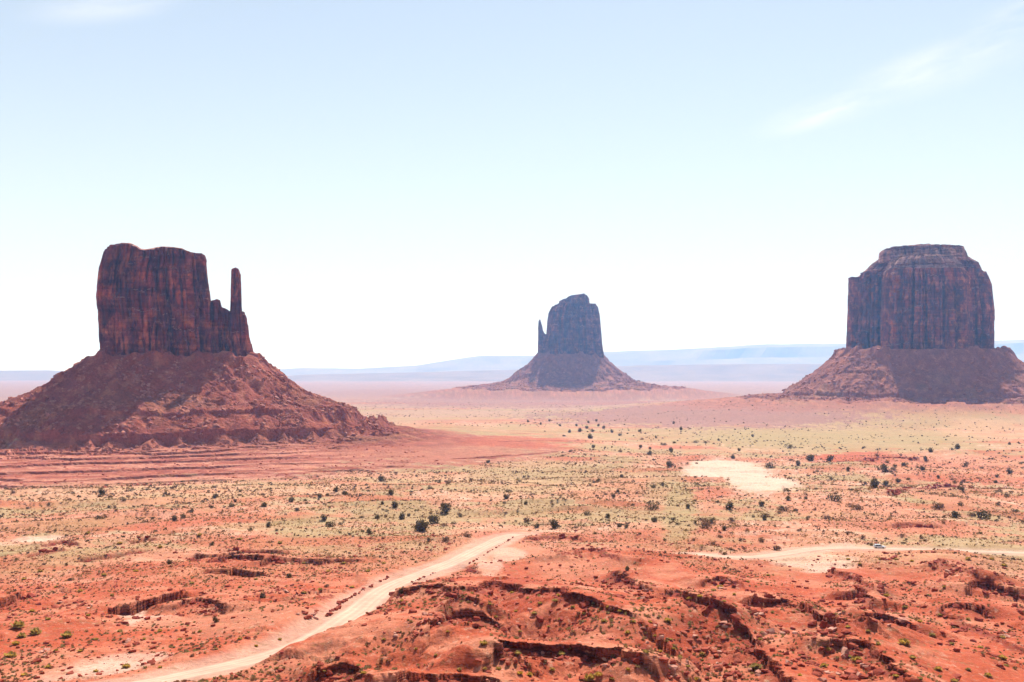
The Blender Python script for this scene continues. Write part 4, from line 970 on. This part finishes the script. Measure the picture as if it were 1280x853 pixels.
# cluster: centre column,row, half widths, count, min/max size in photo pixels, flatness, words
CL = [(868, 793, 22, 12, 10, 5, 11, .8, "under the upper end of the long ledge"), (885, 822, 30, 16, 18, 5, 12, .8, "in the middle of the boulder field"), (925, 838, 32, 12, 16, 6, 14, .8, "at the foot of the long dark ledge"),
      (852, 840, 22, 12, 12, 5, 12, .8, "in the left end of the boulder field"), (957, 793, 8, 4, 3, 6, 10, 1, "alone on the sand below the second ledge"), (945, 765, 12, 7, 7, 5, 10, .8, "at the left foot of the second dark ledge"),
      (908, 780, 9, 4, 4, 6, 13, .8, "on the smooth slab above the long ledge"), (988, 790, 14, 6, 6, 5, 9, .8, "on the sand right of the second ledge"), (1035, 795, 26, 9, 14, 6, 13, .8, "along the lower end of the second ledge"),
      (1052, 815, 22, 9, 12, 7, 15, .9, "on top of the pile near the green tuft"), (1070, 838, 26, 12, 16, 7, 18, .9, "in the big pile at the bottom edge"), (1000, 830, 16, 9, 11, 6, 13, .85, "in the small heap left of the big pile"),
      (1025, 845, 18, 6, 5, 6, 14, .7, "at the bottom edge left of the big pile"), (1110, 775, 22, 8, 12, 5, 12, .8, "round the broken blocks beside the pink slab"), (1072, 765, 28, 6, 10, 4, 10, .7, "on the slope above the pile"),
      (1115, 735, 34, 10, 14, 4, 11, .7, "in the hollow of broken rock below the road"), (1190, 712, 20, 8, 8, 4, 8, .8, "under the dark edge of the round mound"), (1235, 790, 34, 9, 10, 5, 11, .5, "flat on the slickrock by the right edge"),
      (1160, 840, 26, 9, 8, 4, 8, .6, "on the smooth dome at the bottom"), (540, 776, 24, 10, 20, 4, 10, .8, "at the dark heap left of the steep hillside"), (510, 792, 24, 9, 12, 4, 8, .8, "below the dark heap"), (700, 822, 34, 8, 14, 5, 10, .8, "under the lower wide ledge"),
      (745, 828, 26, 8, 10, 5, 11, .8, "at the right end of the lower wide ledge"), (645, 833, 12, 5, 4, 5, 9, .9, "beside the two round tufts"), (805, 742, 14, 14, 12, 4, 10, .8, "down the dark gully right of the hillside"), (812, 790, 22, 14, 12, 5, 10, .8, "on the boulder slope"),
      (262, 764, 24, 8, 18, 4, 9, .8, "in the dark rubble beside the black hollow"), (345, 742, 30, 10, 22, 4, 9, .45, "among the tilted slabs above the road"), (95, 756, 34, 8, 22, 4, 9, .45, "among the tilted slabs near the black hollow"), (385, 768, 18, 8, 12, 4, 9, .7, "in the rubble inside the road bend"),
      (60, 816, 40, 6, 10, 5, 11, .5, "in the line of broken slabs at the sandy corner"), (170, 803, 22, 7, 8, 4, 8, .5, "in the rows of small slabs"), (735, 686, 22, 4, 6, 4, 8, .6, "on the crest behind the steep hillside"), (640, 768, 60, 20, 12, 4, 7, .7, "strewn on the steep red hillside"),
      (1128, 702, 30, 5, 8, 4, 8, .8, "just below the road by the car"), (910, 733, 12, 5, 6, 5, 9, .7, "in the dark notch of the smooth slab")]
def place_boulders():
    r = np.random.RandomState(5); tot = []
    for ci, (cu, cv, ru, rv, n, s0, s1, flat, words) in enumerate(CL):
        a = r.uniform(0, 2 * pi, n); q = np.sqrt(r.rand(n)); u = cu + ru * q * np.cos(a); v = cv + rv * q * np.sin(a)
        x, y = hit(u, v, Hg); z = Hg(x, y); s = s0 + (s1 - s0) * r.rand(n) ** 1.8; order = np.argsort(-s); rk = {int(k): i for i, k in enumerate(order)}
        for i in range(n):
            pale = r.rand() < .22; slab = flat < .6; me = (RMP if pale else RM)[r.randint(10)]
            o = link("boulder" if not slab else "tilted_rock", me, None, None, category="boulder" if not slab else "rock")
            w_ = s[i] * math.hypot(x[i], y[i]) / F * .86
            o.scale = (w_ * r.uniform(.9, 1.15), w_ * r.uniform(.8, 1.1), w_ * flat * r.uniform(.85, 1.25))
            o.location = (x[i], y[i], z[i] + w_ * flat * .18); o.rotation_euler = (r.uniform(-.25, .25), r.uniform(-.25, .25) + (.35 if slab else 0), r.uniform(0, 6.28))
            noun = ("pale" if pale else "dark red") + (" slab" if slab else " boulder")
            pos = {int(np.argmin(u)): "leftmost", int(np.argmax(u)): "rightmost", int(np.argmin(v)): "topmost", int(np.argmax(v)): "lowest"} if n > 5 else {}
            if 3 <= rk[i] and i in pos: o["label"] = f"{pos[i]} {noun} {words}"
            elif rk[i] < 3: o["label"] = f"{['largest', 'second largest', 'third largest'][rk[i]]} {noun} {words}"
            else: o["label"] = f"small {noun} {words}"
            o["group"] = "boulders on the red foreground ledges" if not slab else "tilted slabs on the red ground"
place_boulders()
# stones that line the road
def edge_stones():
    r = random.Random(3); k = 0
    for P, step, s, words in (([(410, 771), (414, 766), (425, 755), (448, 741), (470, 729), (487, 722.5)], 1.6, .9, "in the stone row on the outer road bend"), ([(515, 728.5), (529, 722), (545, 716)], 1.6, .8, "in the short stone row inside the road bend"),
                       ([(586, 705.5), (600, 697), (615, 688), (630, 679.5), (644, 671.5), (655, 670.8), (673, 670.8)], 3.6, 0.7, "in the stone row along the far road")):
        x, y = hit([p[0] for p in P], [p[1] for p in P], Hg); s_ = np.concatenate([[0], np.cumsum(np.hypot(np.diff(x), np.diff(y)))]); q = np.arange(0, s_[-1], step)
        xs, ys = np.interp(q, s_, x), np.interp(q, s_, y)
        kk = 0
        for a, b in zip(xs, ys):
            if r.random() < .22: continue
            a += r.gauss(0, .3); b += r.gauss(0, .3); o = link("edge_stone", RM[k % 10], None, None, category="stone"); k += 1
            w_ = s * r.uniform(.5, 1.5); o.scale = (w_, w_ * .9, w_ * r.uniform(.8, 1.2)); o.location = (a, b, float(Hg(a, b)) + w_ * .2); o.rotation_euler = (r.uniform(-.3, .3), 0, r.uniform(0, 6.3))
            kk += 1; o["label"] = f"dark red stone, {kk}{'th' if 10 < kk < 20 else {1: 'st', 2: 'nd', 3: 'rd'}.get(kk % 10, 'th')} from near end of {words.replace('in the ', '')}"; o["group"] = "edge stones " + words
edge_stones()
# ------------------------------------------------------------------ uncountable small stuff
def scatter_field():
    r = np.random.RandomState(21)
    def pts(n, r0, r1, p=1.0, az=30):
        a = np.radians(r.uniform(-az, az, n)); q = r.rand(n); rr = np.exp(np.log(r0) + (np.log(r1) - np.log(r0)) * q ** p); return rr * np.sin(a), rr * np.cos(a)
    def keep(x, y, thr, sc, seed):
        m = fbm(x / sc, y / sc, 3, seed) + .3 * r.uniform(-1, 1, x.shape) - .33 * smoothz(x, y) > thr
        m &= roadw(x, y) < .25
        for B in BT.values():
            X, Y = blocal(B, x, y); m &= brho(B, X, Y) > B['R'] - 5
        return m
    def notsand(x, y):
        m = np.ones(x.shape, bool)
        for (px, py, a, b, rot, colr, amt) in PATCH:
            if colr is PALE:
                dx, dy = x - px, y - py; lx = dx * cos(rot) - dy * sin(rot); ly = dx * sin(rot) + dy * cos(rot); m &= np.hypot(lx / a, ly / b) > .85
        return m
    x, y = pts(26000, 160, 470, .8); k = keep(x, y, .02, 22, 81); x, y = x[k], y[k]
    sz = .18 + 1.3 * r.rand(len(x)) ** 6
    scatter("rubble", ROCKS, np.stack([x, y, Hg(x, y)], 1), sz, None, MROCK, seed=4, kind="stuff", label="small red stones strewn over the near ground")
    B = BT['west']; X = r.uniform(-420, 260, 9000); Y = r.uniform(-500, -150, 9000); rho = brho(B, X, Y); k = (rho > 185) & (rho < 445) & (fbm(X / 40, Y / 25, 3, 87) + .3 * r.uniform(-1, 1, 9000) > .12); X, Y = X[k], Y[k]
    x = B['c'][0] + X * B['el'][0] + Y * B['er'][0]; y = B['c'][1] + X * B['el'][1] + Y * B['er'][1]
    scatter("rubble", ROCKS, np.stack([x, y, H(x, y)], 1), .5 + 2.2 * r.rand(len(x)) ** 3, None, MROCK, seed=14, kind="stuff", label="loose stones on the striped apron below the spired butte")
    # rubble gathers below the ledges
    X, Y = [], []
    for (P, rise, cliff, lf, lb, mn, mx) in LP:
        L = np.hypot(*np.diff(P, axis=0).T).sum(); n = int(L * cliff * .5)
        t = r.uniform(0, len(P) - 1, n); i = np.minimum(t.astype(int), len(P) - 2); f = t - i
        px = P[i, 0] * (1 - f) + P[i + 1, 0] * f; py = P[i, 1] * (1 - f) + P[i + 1, 1] * f; d = P[i + 1] - P[i]; d = d / np.hypot(d[:, 0], d[:, 1])[:, None]
        off = .3 + lf * .6 * r.rand(n) ** 1.5; X.append(px + d[:, 1] * off); Y.append(py - d[:, 0] * off)
    X, Y = np.concatenate(X), np.concatenate(Y); k = (roadw(X, Y) < .2); X, Y = X[k], Y[k]; sz = .3 + 1.7 * r.rand(len(X)) ** 4; sz = sz * np.clip(np.hypot(X, Y) / 300, 1, 1.8)
    scatter("rubble", ROCKS, np.stack([X, Y, Hg(X, Y)], 1), sz, None, MROCK, seed=5, tilt=.5, kind="stuff", label="broken red rock lying under the ledges")
    # scrub
    x, y = pts(15000, 165, 340); k = keep(x, y, .0, 30, 82) & notsand(x, y); x, y = x[k], y[k]
    scatter("desert_scrub", TUFTS, np.stack([x, y, Hg(x, y)], 1), .45 + .55 * r.rand(len(x)) ** 2, None, MLEAFS, seed=6, sink=.25, tilt=.1, kind="stuff", label="low dry scrub and grass tufts on the near ground")
    x, y = pts(90000, 320, 1200, .85); k = keep(x, y, -.06, 45, 83) & notsand(x, y); x, y = x[k], y[k]
    sz = (.5 + 1.2 * r.rand(len(x)) ** 3) * np.clip(np.hypot(x, y) / 500, .8, 1.6)
    scatter("desert_scrub", TUFT2, np.stack([x, y, Hg(x, y)], 1), sz, None, MLEAFS, seed=7, sink=.25, tilt=.1, kind="stuff", label="olive and brown scrub covering the middle flats")
    x, y = pts(16000, 330, 1200, .85); k = keep(x, y, .10, 50, 84) & notsand(x, y); x, y = x[k], y[k]
    sz = (.9 + 1.8 * r.rand(len(x)) ** 3) * np.clip(np.hypot(x, y) / 500, .8, 1.6)
    scatter("desert_scrub", TUFT2, np.stack([x, y, Hg(x, y)], 1), sz, None, MLEAFK, seed=8, sink=.25, tilt=.1, kind="stuff", label="dark scrub dots on the middle flats")
    x, y = pts(9000, 1150, 3300, .9); k = keep(x, y, .05, 220, 85); x, y = x[k], y[k]
    sz = 2.0 + 2.6 * r.rand(len(x)) ** 2
    scatter("desert_scrub", TUFT2, np.stack([x, y, Hg(x, y)], 1), sz, None, MLEAFK, seed=9, sink=.25, tilt=.1, kind="stuff", label="dark scrub dots on the far flats")
MLEAFS = Mt("scrub_leaf", .9); _n = MLEAFS.noise(.35, 3, .7); _c = MLEAFS.mix(MLEAFS.rng(_n, .40, .60), (.25, .18, .07), (.24, .09, .045)); MLEAFS.l(_c, MLEAFS.b.inputs["Base Color"]); MLEAFS = leafy(MLEAFS.m)
MLEAFK = Mt("dark_scrub_leaf", .9); _n = MLEAFK.noise(.2, 3, .7); _c = MLEAFK.mix(MLEAFK.rng(_n, .40, .60), (.08, .065, .028), (.12, .05, .03)); MLEAFK.l(_c, MLEAFK.b.inputs["Base Color"]); MLEAFK = leafy(MLEAFK.m)
scatter_field()
# ------------------------------------------------------------------ the car
def build_car():
    x, y = hit([1092.5, 1099.5, 1106.5], [685.6, 685.8, 686.1], Hs); cx, cy = x[1], y[1]; d = np.array([x[2] - x[0], y[2] - y[0]]); ang = math.atan2(d[1], d[0])
    car = root("parked_car", (cx, cy, float(Hs(np.array(cx), np.array(cy))) + .12), label="small silver car on the narrow dirt road", category="car"); car.rotation_euler = (0, 0, ang)
    silver = simple_mat("car_paint", (.62, .63, .66), .04, 1, .3); dark = simple_mat("car_glass", (.02, .025, .03), .1, 1, .08); tyre = simple_mat("tyre", (.02, .02, .02), .1, 2, .8)
    rimm = simple_mat("rim_metal", (.4, .4, .42), .1, 2, .35); red = simple_mat("tail_lamp", (.4, .02, .02), .1, 2, .3); wht = simple_mat("head_lamp", (.8, .8, .78), .05, 2, .2); trim = simple_mat("trim", (.03, .03, .035), .1, 2, .6)
    def prism(name, prof, w0, w1, m, parent, bev=.05, z_split=None):
        bm = bmesh.new(); A = []; Bv = []
        for (px, pz) in prof:
            hw = w0 if z_split is None or pz < z_split else w1
            A.append(bm.verts.new((px, -hw, pz))); Bv.append(bm.verts.new((px, hw, pz)))
        n = len(prof); bm.faces.new(A); bm.faces.new(Bv[::-1])
        for i in range(n): bm.faces.new((A[i], Bv[i], Bv[(i + 1) % n], A[(i + 1) % n]))
        bmesh.ops.recalc_face_normals(bm, faces=bm.faces)
        if bev: bmesh.ops.bevel(bm, geom=bm.edges[:], offset=bev, segments=2, affect='EDGES')
        me = bpy.data.meshes.new(name); bm.to_mesh(me); bm.free(); return link(name, me, m, parent)
    body = prism("body", [(-2.3, .35), (-2.35, .75), (-2.25, 1.0), (-1.2, 1.02), (.9, 1.0), (1.9, .88), (2.3, .72), (2.32, .35), (1.95, .3), (1.75, .62), (1.3, .72), (.9, .6), (.78, .3), (-.85, .3), (-1.0, .6), (-1.4, .72), (-1.8, .6), (-1.95, .32)], .9, .9, silver, car, .04)
    prism("cabin", [(-2.15, .98), (-1.85, 1.5), (-1.5, 1.6), (.1, 1.6), (.35, 1.52), (1.05, .98)], .84, .68, silver, car, .04, 1.3)
    for s in (-1, 1):
        bm = bmesh.new(); vs = []
        for (px, pz) in [(-1.75, 1.06), (-1.58, 1.42), (-.5, 1.47), (-.5, 1.06)]: vs.append(bm.verts.new((px, s * (.855 - .16 * (pz - .98) / .6 + .015), pz)))
        bm.faces.new(vs); vs = []
        for (px, pz) in [(-.42, 1.06), (-.42, 1.47), (.12, 1.46), (.8, 1.06)]: vs.append(bm.verts.new((px, s * (.855 - .16 * (pz - .98) / .6 + .015), pz)))
        bm.faces.new(vs); me = bpy.data.meshes.new("side_window"); bm.to_mesh(me); bm.free(); link("side_window", me, dark, car)
        prism("door_sill", [(-.85, .28), (-.85, .4), (.78, .4), (.78, .28)], .02, .02, trim, car, 0).location = (0, s * .91, 0)
        for hx, nm, mm in ((2.27, "headlight", wht), (-2.3, "tail_light", red)):
            o = prism(nm, [(-.05, -.08), (-.05, .08), (.06, .06), (.06, -.06)], .16, .16, mm, car, .01); o.location = (hx, s * .62, .72)
    for nm, q in (("windscreen", [(.40, 1.49), (1.0, 1.03)]), ("rear_window", [(-1.88, 1.47), (-2.12, 1.05)])):
        bm = bmesh.new(); sx = .03 if nm == "windscreen" else -.03
        vs = [bm.verts.new((q[0][0] + sx, -.62, q[0][1])), bm.verts.new((q[0][0] + sx, .62, q[0][1])), bm.verts.new((q[1][0] + sx, .76, q[1][1])), bm.verts.new((q[1][0] + sx, -.76, q[1][1]))]
        bm.faces.new(vs); me = bpy.data.meshes.new(nm); bm.to_mesh(me); bm.free(); link(nm, me, dark, car)
    for wx in (-1.4, 1.32):
        for s in (-1, 1):
            bm = bmesh.new(); bmesh.ops.create_cone(bm, cap_ends=True, segments=20, radius1=.34, radius2=.34, depth=.22); bmesh.ops.bevel(bm, geom=[e for e in bm.edges if len(e.link_faces) == 2 and e.calc_face_angle() > 1], offset=.04, segments=2, affect='EDGES')
            me = bpy.data.meshes.new("wheel"); bm.to_mesh(me); bm.free(); o = link("wheel", me, tyre, car); o.location = (wx, s * .82, .34); o.rotation_euler = (pi / 2, 0, 0)
            bm = bmesh.new(); bmesh.ops.create_cone(bm, cap_ends=True, segments=14, radius1=.2, radius2=.17, depth=.26); me = bpy.data.meshes.new("rim"); bm.to_mesh(me); bm.free(); link("rim", me, rimm, o)
build_car()
#@@HAZE
# ------------------------------------------------------------------ haze
def haze():
    bm = bmesh.new(); bmesh.ops.create_cube(bm, size=1.0)
    me = bpy.data.meshes.new("haze"); bm.to_mesh(me); bm.free()
    o = bpy.data.objects.new("haze", me); COL.objects.link(o); o.scale = (110000, 110000, 1150); o.location = (0, 0, 1000 - 575)
    o["kind"] = "stuff"; o["label"] = "thin pale blue air haze over the whole valley"
    m = bpy.data.materials.new("haze"); m.use_nodes = True; t = m.node_tree; t.nodes.clear()
    oo = t.nodes.new("ShaderNodeOutputMaterial"); v = t.nodes.new("ShaderNodeVolumePrincipled")
    v.inputs["Color"].default_value = (.22, .46, 1.0, 1); v.inputs["Absorption Color"].default_value = (1, 1, 1, 1)
    v.inputs["Density"].default_value = .000062; v.inputs["Anisotropy"].default_value = .25
    t.links.new(v.outputs[0], oo.inputs["Volume"]); me.materials.append(m)
haze()
